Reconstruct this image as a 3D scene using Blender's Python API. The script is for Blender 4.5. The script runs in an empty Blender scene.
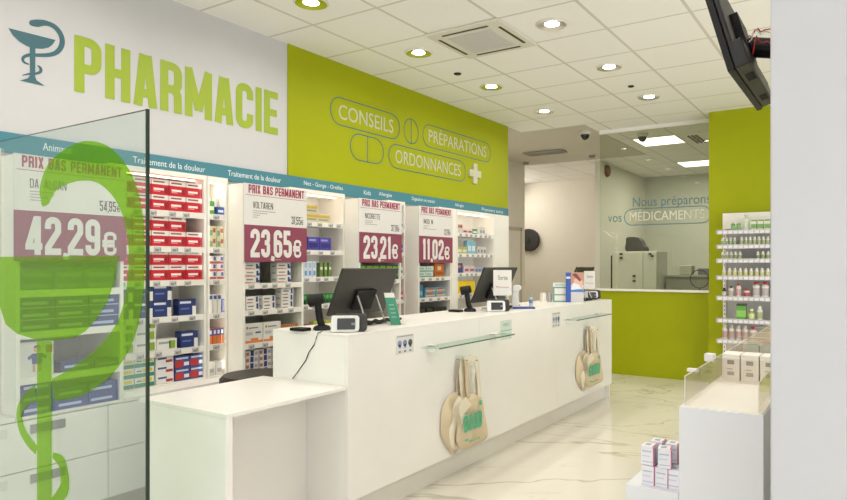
import bpy, math, random
from mathutils import Vector
random.seed(7)
C = bpy.context.scene.collection
SC = bpy.context.scene
PI = math.pi

# ------------------------------------------------------------------ camera calibration
F, TH, HY, CX, CH = 647.0, math.radians(31.85), 264.8, 471.0, 1.4
CS, SN = math.cos(TH), math.sin(TH)
CEIL = 3.15
WALLX = -3.94

def at(px, py, ax, v):
    """world point on the plane <ax>=v seen at picture position px,py"""
    a = (px - CX) / F; b = -(py - HY) / F
    D = (a * CS - SN, a * SN + CS, b)
    k = 'xyz'.index(ax); o = (0, 0, CH)
    t = (v - o[k]) / D[k]
    return Vector([o[i] + t * D[i] for i in range(3)])

def ypos(px, X):
    return at(px, HY, 'x', X).y

# ------------------------------------------------------------------ materials
MATS = {}
def lin(c):
    if isinstance(c, str):
        c = c.lstrip('#'); c = [int(c[i:i + 2], 16) / 255 for i in (0, 2, 4)]
    return tuple(((x / 12.92) if x <= .04045 else ((x + .055) / 1.055) ** 2.4) for x in c) + (1,)

def M(name, col='ffffff', rough=.5, metal=0, emit=0, spec=.5, var=.03, ecol=None, coat=0):
    if name in MATS: return MATS[name]
    m = bpy.data.materials.new(name); m.use_nodes = True
    nt = m.node_tree; b = nt.nodes['Principled BSDF']
    b.inputs['Roughness'].default_value = rough; b.inputs['Metallic'].default_value = metal
    b.inputs['Specular IOR Level'].default_value = spec
    if coat: b.inputs['Coat Weight'].default_value = coat
    base = lin(col)
    if var and not emit:
        n = nt.nodes.new('ShaderNodeTexNoise'); n.inputs['Scale'].default_value = 6; n.inputs['Detail'].default_value = 3
        tc = nt.nodes.new('ShaderNodeTexCoord'); nt.links.new(tc.outputs['Object'], n.inputs['Vector'])
        mx = nt.nodes.new('ShaderNodeMix'); mx.data_type = 'RGBA'
        mx.inputs[6].default_value = tuple(x * (1 - var) for x in base[:3]) + (1,)
        mx.inputs[7].default_value = tuple(min(1, x * (1 + var)) for x in base[:3]) + (1,)
        nt.links.new(n.outputs['Fac'], mx.inputs[0]); nt.links.new(mx.outputs[2], b.inputs['Base Color'])
    else:
        b.inputs['Base Color'].default_value = base
    if emit:
        b.inputs['Emission Color'].default_value = lin(ecol or col); b.inputs['Emission Strength'].default_value = emit
    MATS[name] = m
    return m

def glass_mat(name, tint='f2f8f5', ior=1.5, rough=0.0, base=0.0, bcol='ffffff'):
    m = bpy.data.materials.new(name); m.use_nodes = True
    nt = m.node_tree; nt.nodes.clear()
    out = nt.nodes.new('ShaderNodeOutputMaterial')
    tr = nt.nodes.new('ShaderNodeBsdfTransparent'); tr.inputs[0].default_value = lin(tint)
    gl = nt.nodes.new('ShaderNodeBsdfGlossy'); gl.inputs['Roughness'].default_value = rough
    fr = nt.nodes.new('ShaderNodeFresnel'); fr.inputs['IOR'].default_value = ior
    mx = nt.nodes.new('ShaderNodeMixShader')
    ge = nt.nodes.new('ShaderNodeNewGeometry'); fm = nt.nodes.new('ShaderNodeMath'); fm.operation = 'MULTIPLY'; iv = nt.nodes.new('ShaderNodeMath'); iv.operation = 'SUBTRACT'; iv.inputs[0].default_value = 1
    nt.links.new(ge.outputs['Backfacing'], iv.inputs[1]); nt.links.new(iv.outputs[0], fm.inputs[0]); nt.links.new(fr.outputs[0], fm.inputs[1])
    nt.links.new(fm.outputs[0], mx.inputs[0]); nt.links.new(gl.outputs[0], mx.inputs[2])
    if base:
        df = nt.nodes.new('ShaderNodeBsdfDiffuse'); df.inputs[0].default_value = lin(bcol)
        m2 = nt.nodes.new('ShaderNodeMixShader'); m2.inputs[0].default_value = base
        nt.links.new(tr.outputs[0], m2.inputs[1]); nt.links.new(df.outputs[0], m2.inputs[2])
        nt.links.new(m2.outputs[0], mx.inputs[1])
    else:
        nt.links.new(tr.outputs[0], mx.inputs[1])
    nt.links.new(mx.outputs[0], out.inputs[0])
    MATS[name] = m
    return m

def marble():
    m = bpy.data.materials.new('marble_floor'); m.use_nodes = True
    nt = m.node_tree; b = nt.nodes['Principled BSDF']; b.inputs['Roughness'].default_value = .13
    N = nt.nodes.new; L = nt.links.new
    tc0 = N('ShaderNodeTexCoord'); tc = N('ShaderNodeMapping'); tc.inputs['Rotation'].default_value = (0, 0, -.45); L(tc0.outputs['Object'], tc.inputs['Vector'])
    def vein(scale, dist, w0, w1, off, rot):
        mp = N('ShaderNodeMapping'); mp.inputs['Location'].default_value = off; mp.inputs['Scale'].default_value = (rot, 1, 1)
        L(tc.outputs[0], mp.inputs['Vector'])
        n = N('ShaderNodeTexNoise'); n.inputs['Scale'].default_value = scale; n.inputs['Detail'].default_value = 5
        n.inputs['Distortion'].default_value = dist; n.inputs['Roughness'].default_value = .52
        L(mp.outputs[0], n.inputs['Vector'])
        s = N('ShaderNodeMath'); s.operation = 'SUBTRACT'; s.inputs[1].default_value = .5; L(n.outputs['Fac'], s.inputs[0])
        a = N('ShaderNodeMath'); a.operation = 'ABSOLUTE'; L(s.outputs[0], a.inputs[0])
        r = N('ShaderNodeMapRange'); r.inputs[1].default_value = w0; r.inputs[2].default_value = w1
        r.inputs[3].default_value = 1; r.inputs[4].default_value = 0; L(a.outputs[0], r.inputs[0])
        return r.outputs[0]
    v1 = vein(.75, .7, 0, .007, (3.1, 1.7, 0), .5)
    v2 = vein(1.5, .9, 0, .010, (1.2, 5.2, 0), .55)
    msk = N('ShaderNodeTexNoise'); msk.inputs['Scale'].default_value = .8; L(tc.outputs[0], msk.inputs['Vector'])
    mr = N('ShaderNodeMapRange'); mr.inputs[1].default_value = .42; mr.inputs[2].default_value = .62; L(msk.outputs['Fac'], mr.inputs[0])
    mu = N('ShaderNodeMath'); mu.operation = 'MULTIPLY'; L(v2, mu.inputs[0]); L(mr.outputs[0], mu.inputs[1])
    mu2 = N('ShaderNodeMath'); mu2.operation = 'MULTIPLY'; mu2.inputs[1].default_value = .6; L(mu.outputs[0], mu2.inputs[0])
    ad = N('ShaderNodeMath'); ad.operation = 'MAXIMUM'; L(v1, ad.inputs[0]); L(mu2.outputs[0], ad.inputs[1])
    sc = N('ShaderNodeMath'); sc.operation = 'MULTIPLY'; sc.inputs[1].default_value = .5; L(ad.outputs[0], sc.inputs[0])
    cl = N('ShaderNodeTexNoise'); cl.inputs['Scale'].default_value = 1.4; cl.inputs['Detail'].default_value = 4; L(tc.outputs[0], cl.inputs['Vector'])
    bm = N('ShaderNodeMix'); bm.data_type = 'RGBA'; bm.inputs[6].default_value = lin('dfd9cb'); bm.inputs[7].default_value = lin('ece7dc')
    L(cl.outputs['Fac'], bm.inputs[0])
    mx = N('ShaderNodeMix'); mx.data_type = 'RGBA'; mx.inputs[7].default_value = lin('8d8169')
    L(bm.outputs[2], mx.inputs[6]); L(sc.outputs[0], mx.inputs[0]); L(mx.outputs[2], b.inputs['Base Color'])
    MATS['marble'] = m; return m

def ceiling_mat():
    m = bpy.data.materials.new('ceiling_tiles'); m.use_nodes = True
    nt = m.node_tree; b = nt.nodes['Principled BSDF']; b.inputs['Roughness'].default_value = .8
    N = nt.nodes.new; L = nt.links.new
    tc = N('ShaderNodeTexCoord'); sp = N('ShaderNodeSeparateXYZ'); L(tc.outputs['Object'], sp.inputs[0])
    def lines(sock, off, w):
        a = N('ShaderNodeMath'); a.operation = 'ADD'; a.inputs[1].default_value = -off + 60 + w / 2; L(sock, a.inputs[0])
        mo = N('ShaderNodeMath'); mo.operation = 'MODULO'; mo.inputs[1].default_value = .6; L(a.outputs[0], mo.inputs[0])
        lt = N('ShaderNodeMath'); lt.operation = 'LESS_THAN'; lt.inputs[1].default_value = w; L(mo.outputs[0], lt.inputs[0])
        return lt.outputs[0]
    l1 = lines(sp.outputs[0], -3.4716, .024); l2 = lines(sp.outputs[1], 4.003, .020)
    mxm = N('ShaderNodeMath'); mxm.operation = 'MAXIMUM'; L(l1, mxm.inputs[0]); L(l2, mxm.inputs[1])
    n = N('ShaderNodeTexNoise'); n.inputs['Scale'].default_value = 40; L(tc.outputs['Object'], n.inputs['Vector'])
    bm = N('ShaderNodeMix'); bm.data_type = 'RGBA'; bm.inputs[6].default_value = lin('eeece6'); bm.inputs[7].default_value = lin('f3f1ec'); L(n.outputs['Fac'], bm.inputs[0])
    mx = N('ShaderNodeMix'); mx.data_type = 'RGBA'; mx.inputs[7].default_value = lin('d0cbc0'); L(mxm.outputs[0], mx.inputs[0]); L(bm.outputs[2], mx.inputs[6])
    L(mx.outputs[2], b.inputs['Base Color'])
    MATS['ceil'] = m; return m

marble(); ceiling_mat()
glass_mat('clear_glass'); glass_mat('screen_glass', 'eff5f2', 1.5, 0.0, .045, 'f4f6f4'); glass_mat('prep_glass', 'eef0e8', 1.5, 0, .02, 'e9ead8')
glass_mat('shelf_glass', 'f0f9f5', 1.5); glass_mat('acrylic', 'faf8f4', 1.4, .02, .05, 'fbf6ee')
glass_mat('lime_vinyl', 'c9e67f', 1.3, .05, .14, 'a2d42e')
WHITE = M('white_laminate', 'f1eee9', .35); CREAM = M('shelf_cream', 'f2ede4', .45)
WALLW = M('wall_white', 'c9c8c9', .7); WALLC = M('wall_cream', 'd9d2c2', .75)
GREEN = M('lime_paint', 'a0a700', .6, spec=.25, var=.02); TEAL = M('teal_band', '417f8f', .5); LIME = M('lime_letters', '9bb032', .5)
DTEAL = M('dark_teal', '3b6670', .5); PINK = M('crimson_panel', '8c3f57', .5); PINKT = M('crimson_ink', '9e3050', .5)
INK = M('grey_ink', '55524f', .6); PAPER = M('white_paper', 'e0ddd8', .6); BLACK = M('black_plastic', '121110', .5, spec=.3)
DGREY = M('dark_grey_plastic', '34312d', .4); CHROME = M('chrome', 'e8e8e4', .12, 1); SILVER = M('silver', 'b9b8b4', .3, 1)
DIMBACK = M('shelf_dim_grey', 'b8b5ae', .6); TAGM = M('tag_grey', 'c9c7c4', .5); TAGD = M('tag_ink', '8d8b8a', .6)  # back panels of unlit units: their shade is put into this grey
LED = M('led_strip', 'fff1dc', emit=3.0); LAMP = M('lamp_disc', 'fff6e6', emit=14); PANELL = M('light_panel', 'fffaf0', emit=2.6)
DARKEDGE = M('glass_edge', '2c3a2f', .2)

# ------------------------------------------------------------------ mesh builder
WF = (Vector((0, 1, 0)), Vector((0, 0, 1)), Vector((1, 0, 0)))     # faces +X
RF = (Vector((1, 0, 0)), Vector((0, 0, 1)), Vector((0, -1, 0)))    # faces -Y

class MB:
    def __init__(s): s.v = []; s.f = []; s.m = []; s.mats = []
    def mi(s, mat):
        if mat not in s.mats: s.mats.append(mat)
        return s.mats.index(mat)
    def add(s, vs, fs, mat):
        k = len(s.v); i = s.mi(mat); s.v += [tuple(v) for v in vs]
        for f in fs: s.f.append([k + j for j in f]); s.m.append(i)
        return s
    def box(s, a, b, mat):
        (x0, y0, z0), (x1, y1, z1) = a, b
        return s.add([(x, y, z) for z in (z0, z1) for y in (y0, y1) for x in (x0, x1)],
                     [(0, 2, 3, 1), (4, 5, 7, 6), (0, 1, 5, 4), (2, 6, 7, 3), (0, 4, 6, 2), (1, 3, 7, 5)], mat)
    def obox(s, c, R, U, N, w, h, d, mat):
        c = Vector(c); vs = [c + R * (w * i) + U * (h * j) + N * (d * k) for k in (-.5, .5) for j in (-.5, .5) for i in (-.5, .5)]
        return s.add(vs, [(0, 2, 3, 1), (4, 5, 7, 6), (0, 1, 5, 4), (2, 6, 7, 3), (0, 4, 6, 2), (1, 3, 7, 5)], mat)
    def prism(s, fr, O, pts, depth, mat, z0=0):
        R, U, N = fr; O = Vector(O); n = len(pts)
        vs = [O + R * p[0] + U * p[1] + N * z0 for p in pts] + [O + R * p[0] + U * p[1] + N * (z0 + depth) for p in pts]
        fs = [tuple(range(n))[::-1], tuple(range(n, 2 * n))] + [(i, (i + 1) % n, n + (i + 1) % n, n + i) for i in range(n)]
        return s.add(vs, fs, mat)
    def strip(s, fr, O, path, t, depth, mat, closed=False, z0=0):
        """thick stroke along a 2-D path; t a width or a list of widths"""
        n = len(path); ts = t if isinstance(t, (list, tuple)) else [t] * n
        Lp, Rp = [], []
        for i in range(n):
            p = Vector(path[i]).to_2d() if len(path[i]) > 2 else Vector(path[i])
            a = Vector(path[(i - 1) % n]); b = Vector(path[(i + 1) % n])
            d0 = (p - a).normalized() if (closed or i > 0) and (p - a).length > 1e-9 else None
            d1 = (b - p).normalized() if (closed or i < n - 1) and (b - p).length > 1e-9 else None
            if d0 is None: d0 = d1
            if d1 is None: d1 = d0
            n0 = Vector((-d0.y, d0.x)); n1 = Vector((-d1.y, d1.x)); m = n0 + n1
            if m.length < 1e-6: m = n0
            m.normalize(); k = ts[i] / 2 / max(.45, m.dot(n0))
            Lp.append(p + m * k); Rp.append(p - m * k)
        rng = range(n if closed else n - 1)
        R, U, N = fr; O = Vector(O)
        W = lambda q, z: O + R * q.x + U * q.y + N * z
        vs = [W(q, z0 + depth) for q in Lp] + [W(q, z0 + depth) for q in Rp] + [W(q, z0) for q in Lp] + [W(q, z0) for q in Rp]
        fs = []
        for i in rng:
            j = (i + 1) % n
            fs += [(i, n + i, n + j, j), (2 * n + i, i, j, 2 * n + j), (n + i, 3 * n + i, 3 * n + j, n + j), (2 * n + i, 2 * n + j, 3 * n + j, 3 * n + i)]
        if not closed:
            fs += [(0, 2 * n, 3 * n, n), (n - 1, 2 * n - 1, 4 * n - 1, 3 * n - 1)]
        return s.add(vs, fs, mat)
    def cyl(s, p0, p1, r0, r1, mat, n=16, caps=True):
        p0, p1 = Vector(p0), Vector(p1); ax = (p1 - p0).normalized()
        q = Vector((0, 0, 1)) if abs(ax.z) < .9 else Vector((1, 0, 0))
        a = ax.cross(q).normalized(); b = ax.cross(a)
        vs = [p + a * (r * math.cos(2 * PI * i / n)) + b * (r * math.sin(2 * PI * i / n)) for p, r in ((p0, r0), (p1, r1)) for i in range(n)]
        fs = [(i, (i + 1) % n, n + (i + 1) % n, n + i) for i in range(n)]
        if caps: fs += [tuple(range(n))[::-1], tuple(range(n, 2 * n))]
        return s.add(vs, fs, mat)
    def lathe(s, O, prof, mat, n=20):
        """prof: (r, z[, mat])"""
        for k in range(len(prof) - 1):
            (r0, z0), (r1, z1) = prof[k][:2], prof[k + 1][:2]; mm = prof[k][2] if len(prof[k]) > 2 else mat
            vs = [(O[0] + r * math.cos(2 * PI * i / n), O[1] + r * math.sin(2 * PI * i / n), O[2] + z) for r, z in ((r0, z0), (r1, z1)) for i in range(n)]
            s.add(vs, [(i, (i + 1) % n, n + (i + 1) % n, n + i) for i in range(n)], mm)
        return s
    def tube(s, pts, r, mat, n=8):
        pts = [Vector(p) for p in pts]
        rings = []
        for i, p in enumerate(pts):
            d = (pts[min(i + 1, len(pts) - 1)] - pts[max(i - 1, 0)]).normalized()
            q = Vector((0, 0, 1)) if abs(d.z) < .9 else Vector((1, 0, 0))
            a = d.cross(q).normalized(); b = d.cross(a); rings.append([p + a * (r * math.cos(2 * PI * k / n)) + b * (r * math.sin(2 * PI * k / n)) for k in range(n)])
        vs = [v for g in rings for v in g]
        fs = [(i * n + k, i * n + (k + 1) % n, (i + 1) * n + (k + 1) % n, (i + 1) * n + k) for i in range(len(pts) - 1) for k in range(n)]
        return s.add(vs, fs, mat)
    def quad(s, pts, mat): return s.add(pts, [(0, 1, 2, 3)], mat)
    def mesh(s, name, off=(0, 0, 0)):
        me = bpy.data.meshes.new(name); o = Vector(off)
        me.from_pydata([tuple(Vector(v) - o) for v in s.v], [], s.f)
        for m in s.mats: me.materials.append(m)
        me.polygons.foreach_set('material_index', s.m); me.update()
        import bmesh
        bm = bmesh.new(); bm.from_mesh(me); bmesh.ops.recalc_face_normals(bm, faces=bm.faces); bm.to_mesh(me); bm.free()
        return me
    def build(s, name, parent=None, bevel=0, smooth=False, origin=None):
        off = world(parent) if parent else (Vector(origin) if origin is not None else Vector((0, 0, 0)))
        me = s.mesh(name, off)
        if smooth: me.polygons.foreach_set('use_smooth', [True] * len(me.polygons))
        o = bpy.data.objects.new(name, me); C.objects.link(o)
        if parent: o.parent = parent
        elif origin is not None: o.location = off
        if bevel:
            b = o.modifiers.new('b', 'BEVEL'); b.width = bevel; b.segments = 2; b.limit_method = 'ANGLE'
        return o

def world(o):
    v = Vector((0, 0, 0))
    while o: v += o.location; o = o.parent
    return v
def tag(o, label=None, cat=None, group=None, kind=None):
    if label: o['label'] = label
    if cat: o['category'] = cat
    if group: o['group'] = group
    if kind: o['kind'] = kind
    return o
def thing(name, label, cat, loc, group=None):
    o = bpy.data.objects.new(name, None); C.objects.link(o); o.location = loc; o.empty_display_size = .05
    return tag(o, label, cat, group)
def struct(o): o['kind'] = 'structure'; return o
def copy_tree(o, parent=None):
    c = o.copy(); C.objects.link(c)
    if parent: c.parent = parent
    for ch in list(o.children): copy_tree(ch, c)
    return c

# ------------------------------------------------------------------ lettering
def text_polys(txt):
    cu = bpy.data.curves.new('t', 'FONT'); cu.body = txt; cu.size = 1; cu.fill_mode = 'FRONT'; cu.resolution_u = 4
    o = bpy.data.objects.new('t', cu); C.objects.link(o)
    me = bpy.data.meshes.new_from_object(o.evaluated_get(bpy.context.evaluated_depsgraph_get()))
    vs = [(v.co.x, v.co.y) for v in me.vertices]; fs = [tuple(p.vertices) for p in me.polygons]
    bpy.data.objects.remove(o); bpy.data.curves.remove(cu); bpy.data.meshes.remove(me)
    return vs, fs
def put_text(mb, txt, fr, O, w, h, mat, lift=.001, shear=0):
    """text fitted to a w x h box whose lower-left corner is O"""
    vs, fs = text_polys(txt)
    x0 = min(v[0] for v in vs); x1 = max(v[0] for v in vs); y0 = min(v[1] for v in vs); y1 = max(v[1] for v in vs)
    sx = w / (x1 - x0); sy = h / (y1 - y0); R, U, N = fr; O = Vector(O)
    mb.add([O + R * ((v[0] - x0) * sx) + U * ((v[1] - y0) * sy) + N * lift for v in vs], fs, mat)

def arc(cx, cy, r, a0, a1, n=5):
    return [(cx + r * math.cos(math.radians(a0 + (a1 - a0) * i / n)), cy + r * math.sin(math.radians(a0 + (a1 - a0) * i / n))) for i in range(n + 1)]
def glyph(ch, W, t):
    """condensed grotesque strokes in a box W x 1; returns list of (path, closed)"""
    L = B = t / 2; Rr = W - L; T = 1 - B; r = min(.13, (Rr - L) / 2 * .98); m = .52
    tr = lambda y=T: arc(Rr - r, y - r, r, 90, 0); br = lambda y=B: arc(Rr - r, y + r, r, 0, -90)
    tl = lambda y=T: arc(L + r, y - r, r, 90, 180); bl = lambda y=B: arc(L + r, y + r, r, 180, 270)
    O_ = (tr() + br() + bl()[::-1][::-1][0:0] + arc(L + r, B + r, r, 270, 180) + arc(L + r, T - r, r, 180, 90), True)
    V = lambda x: ([(x, 0), (x, 1)], False)
    H = lambda y, a=0, b=None: ([(a, y), (W if b is None else b, y)], False)
    up = (.02, 0)
    g = {
     'O': [O_], '0': [O_], 'Q': [O_],
     'P': [V(L), ([(L, T)] + tr() + arc(Rr - r, .44 + r, r, 0, -90) + [(L, .44)], False)],
     'D': [V(L), ([(L, T)] + tr() + br() + [(L, B)], False)],
     'B': [V(L), ([(L, T)] + tr() + arc(Rr - r, m + r * .7, r * .7, 0, -90) + [(L, m)], False), ([(L, m)] + arc(Rr - r, m - r, r, 90, 0) + br() + [(L, B)], False)],
     'R': [V(L), ([(L, T)] + tr() + arc(Rr - r, .46 + r, r, 0, -90) + [(L, .46)], False), ([(W * .45, .46)] + arc(Rr - r * 1.05, .46 - r, r, 90, 0) + [(Rr, 0)], False)],
     'H': [V(L), V(Rr), H(.5, L, Rr)],
     'N': [V(L), V(Rr), ([(L, 1), (Rr, 0)], False)],
     'M': [V(L), V(Rr), ([(L * .9, 1), (W / 2, .16)], False), ([(W / 2, .16), (W - L * .9, 1)], False)],
     'A': [([(L * .95, 0), (W / 2 - t * .22, 1)], False), ([(W / 2 + t * .22, 1), (W - L * .95, 0)], False), H(.26, L * 1.6, W - L * 1.6)],
     'V': [([(L * .95, 1), (W / 2 - t * .1, 0)], False), ([(W / 2 + t * .1, 0), (W - L * .95, 1)], False)],
     'X': [([(L, 0), (Rr, 1)], False), ([(L, 1), (Rr, 0)], False)],
     'I': [V(L)], 'T': [V(W / 2), H(T)], 'L': [V(L), H(B)],
     'E': [V(L), H(T, L), H(.5, L, W * .92), H(B, L)],
     'C': [([(Rr, .66)] + arc(Rr - r, T - r, r, 0, 90) + arc(L + r, T - r, r, 90, 180) + arc(L + r, B + r, r, 180, 270) + arc(Rr - r, B + r, r, -90, 0) + [(Rr, .34)], False)],
     'G': [([(Rr, .68)] + arc(Rr - r, T - r, r, 0, 90) + arc(L + r, T - r, r, 90, 180) + arc(L + r, B + r, r, 180, 270) + arc(Rr - r, B + r, r, -90, 0) + [(Rr, .48), (W * .5, .48)], False)],
     'S': [([(Rr, .7)] + arc(Rr - r, T - r, r, 0, 90) + arc(L + r, T - r, r, 90, 180) + arc(L + r, .53 + r, r, 180, 255, 3) + arc(Rr - r, .47 - r, r, 75, 0, 3) + arc(Rr - r, B + r, r, 0, -90) + arc(L + r, B + r, r, 270, 180) + [(L, .3)], False)],
     '1': [V(W / 2 + L * .3), ([(W * .18, .84), (W / 2, .84)], False)],
     '2': [([(L, .68)] + arc(L + r, T - r, r, 180, 90) + arc(Rr - r, T - r, r, 90, 0) + [(Rr, .62), (L, .2), (L, B), (W, B)], False)],
     '3': [([(L, .7)] + arc(L + r, T - r, r, 180, 90) + arc(Rr - r, T - r, r, 90, 0) + arc(Rr - r, .53 + r, r, 0, -90) + [(W * .4, .53)], False), ([(W * .4, .53)] + arc(Rr - r, .53 - r, r, 90, 0) + arc(Rr - r, B + r, r, 0, -90) + arc(L + r, B + r, r, 270, 180) + [(L, .3)], False)],
     '4': [([(W * .72, 0), (W * .72, 1)], False), ([(W * .66, .96), (L, .24)], False), H(.22)],
     '5': [([(Rr, T), (L, T), (L, .56), (Rr - r, .56)] + arc(Rr - r, .56 - r, r, 90, 0) + arc(Rr - r, B + r, r, 0, -90) + arc(L + r, B + r, r, 270, 180) + [(L, .28)], False)],
     '6': [([(Rr, .72)] + arc(Rr - r, T - r, r, 0, 90) + arc(L + r, T - r, r, 90, 180) + arc(L + r, B + r, r, 180, 270) + arc(Rr - r, B + r, r, -90, 0) + arc(Rr - r, .55 - r, r, 0, 90), False), ([(Rr - r, .55), (L, .55)], False)],
     '7': [([(0, T), (Rr, T), (W * .38, 0)], False)],
     '8': [O_, H(.52, L, Rr)],
     '9': [([(L, .28)] + arc(L + r, B + r, r, 180, 270) + arc(Rr - r, B + r, r, -90, 0) + arc(Rr - r, T - r, r, 0, 90) + arc(L + r, T - r, r, 90, 180) + arc(L + r, .45 + r, r, 180, 270), False), ([(L + r, .45), (Rr, .45)], False)],
     ',': [([(L, .05), (L * .7, -.12)], False)],
     '\u20ac': [([(Rr, .66)] + arc(Rr - r, T - r, r, 0, 90) + arc(L * 1.2 + r, T - r, r, 90, 180) + arc(L * 1.2 + r, B + r, r, 180, 270) + arc(Rr - r, B + r, r, -90, 0) + [(Rr, .34)], False), H(.58, 0, W * .8), H(.42, 0, W * .8)],
    }
    return g.get(ch, [])
def block_text(mb, txt, fr, O, w, h, mat, lift=.001, t=.15, wl=.44, gap=.07, depth=.0006, per=None):
    """condensed bold lettering fitted to w x h"""
    adv = {'I': t, 'M': wl * 1.35, ',': t * .3, ' ': wl * .5, 'N': wl * 1.08, '1': wl * .62, 'E': wl * .86, 'L': wl * .84, '\u20ac': wl * 1.08}
    ws = [adv.get(c, wl) for c in txt]; tot = sum(ws) + gap * (len(txt) - 1); k = w / (tot * h)
    x = 0; R, U, N = fr
    for c, cw in zip(txt, ws):
        hh = h; 
        fr2 = (R * (k * h), U * hh, N)
        dst = per() if per else mb
        for gi, (path, closed) in enumerate(glyph(c, cw, t)):
            if c == '\u20ac':
                path = [(a, b * .68) for a, b in path]
            dst.strip(fr2, Vector(O) + R * (x * k * h) + N * lift, path, t * (.58 if c == '\u20ac' else 1), depth + gi * .0003, mat, closed)
        if per: per(dst, c)
        x += cw + gap

# ------------------------------------------------------------------ camera, world
cam = bpy.data.cameras.new('camera'); co = bpy.data.objects.new('camera', cam); C.objects.link(co)
co.location = (0, 0, CH); co.rotation_euler = (PI / 2, 0, TH)
cam.sensor_width = 36; cam.lens = F / 847 * 36
cam.shift_x = -(CX - 423.5) / 847; cam.shift_y = (HY - 250) / 847
cam.clip_start = .05
SC.camera = co
w = bpy.data.worlds.new('daylight'); SC.world = w; w.use_nodes = True
w.node_tree.nodes['Background'].inputs[0].default_value = (.82, .9, 1, 1); w.node_tree.nodes['Background'].inputs[1].default_value = .7
SC.view_settings.view_transform = 'Standard'; SC.view_settings.look = 'None'; SC.view_settings.gamma = 1
SC.view_settings.use_curve_mapping = False; SC.view_settings.exposure = 0.0
SC.cycles.max_bounces = 8; SC.cycles.transparent_max_bounces = 16; SC.cycles.caustics_reflective = False; SC.cycles.caustics_refractive = False

# ------------------------------------------------------------------ room shell
struct(MB().box((-7.5, -6.0, -.05), (4.2, 13.5, 0), MATS['marble']).build('floor'))
struct(MB().box((-3.94, -6.0, CEIL), (4.2, 8.1, CEIL + .05), MATS['ceil']).build('ceiling'))
struct(MB().box((-7.5, 7.62, CEIL - .002), (-3.06, 10.2, CEIL + .05), M('plaster_ceiling', 'c6c1b2', .85)).build('ceiling_rear'))
struct(MB().box((-7.5, 7.0, CEIL - .002), (-3.94, 7.62, CEIL + .05), MATS['plaster_ceiling']).build('ceiling_nook'))
struct(MB().box((-7.5, 10.2, CEIL), (-3.06, 13.5, CEIL + .05), MATS['ceil']).build('ceiling_corridor'))
struct(MB().box((-3.05, 8.1, CEIL), (4.2, 13.5, CEIL + .05), MATS['ceil']).build('ceiling_back'))
struct(MB().box((-4.06, -6.0, 0), (WALLX, 7.213, CEIL), WALLW).build('wall_left'))
struct(MB().box((WALLX, 3.585, 2.1), (WALLX + .012, 7.213, CEIL), GREEN).build('wall_left_green'))
struct(MB().box((-5.3, 7.1, 0), (-4.06, 7.2, CEIL), WALLC).build('wall_left_return'))
struct(MB().box((-5.32, 7.2, 0), (-5.2, 10.16, CEIL), WALLC).build('wall_corridor'))
struct(MB().box((-7.5, 12.5, 0), (-3.98, 12.6, CEIL), WALLC).build('wall_corridor_end'))
struct(MB().box((-7.6, 10.16, 0), (-7.5, 12.5, CEIL), WALLC).build('wall_corridor_far'))
struct(MB().box((-7.5, 10.06, 0), (-5.32, 10.16, CEIL), WALLC).build('wall_corridor_near'))
struct(MB().box((-3.985, 10.38, 0), (-3.89, 12.9, CEIL), M('partition_white', 'd9d6c8', .7)).build('wall_partition'))
struct(MB().box((-3.985, 12.9, 0), (4.2, 13.0, CEIL), M('prep_wall', 'c9cabb', .7)).build('wall_prep_back'))
struct(MB().box((4.2, -6.0, 0), (4.3, 13.0, CEIL), WALLW).build('wall_right'))
struct(MB().box((-4.06, -6.1, 0), (4.3, -6.0, .5), WALLW).build('wall_front_low'))
struct(MB().box((-4.06, -6.1, 2.75), (4.3, -6.0, CEIL), WALLW).build('wall_front_high'))
for i, (a, b) in enumerate([(-4.06, -3.3), (-.1, .3), (3.9, 4.3)]):
    struct(MB().box((a, -6.1, .5), (b, -6.0, 2.75), WALLW).build('wall_front_pier_%d' % i))
# pillar beside the camera
struct(MB().box((-.185, 1.5, 0), (.5, 3.0, CEIL), M('pillar_white', 'b4b5b8', .5)).build('wall_pillar', bevel=.004))
# green half wall, sill, column
struct(MB().box((-3.04, 8.03, 0), (-1.6, 8.13, 1.065), GREEN).build('wall_rear_low'))
struct(MB().box((-3.06, 8.0, 1.065), (-1.6, 8.16, 1.09), WHITE).build('trim_sill', bevel=.003))
struct(MB().box((-1.6, 7.75, 0), (2.5, 8.3, CEIL), GREEN).build('wall_rear_column'))
struct(MB().box((-3.04, 8.07, CEIL - .045), (-1.6, 8.13, CEIL), WHITE).build('trim_header'))
win = struct(MB().box((-3.04, 8.095, 1.09), (-1.6, 8.105, CEIL - .045), MATS['prep_glass']).build('window_1'))
# corridor door
z1 = at(514, 230, 'x', -5.2).z
d = MB().box((-5.2, 9.15, 0), (-5.185, ypos(519.5, -5.2), z1), M('door_cream', 'd2cbbb', .6))
do = struct(d.build('door_1'))
fr = MB(); fr.box((-5.2, 9.09, 0), (-5.17, 9.15, z1 + .05), M('frame_tan', 'b5ab98', .6)); fr.box((-5.2, ypos(519.5, -5.2), 0), (-5.17, ypos(519.5, -5.2) + .04, z1 + .05), MATS['frame_tan']); fr.box((-5.2, 9.09, z1), (-5.17, ypos(519.5, -5.2) + .04, z1 + .05), MATS['frame_tan'])
fr.build('door_frame', do)
MB().box((-5.185, 9.78, 1.0), (-5.13, 9.83, 1.03), CHROME).build('door_handle', do)

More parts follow.
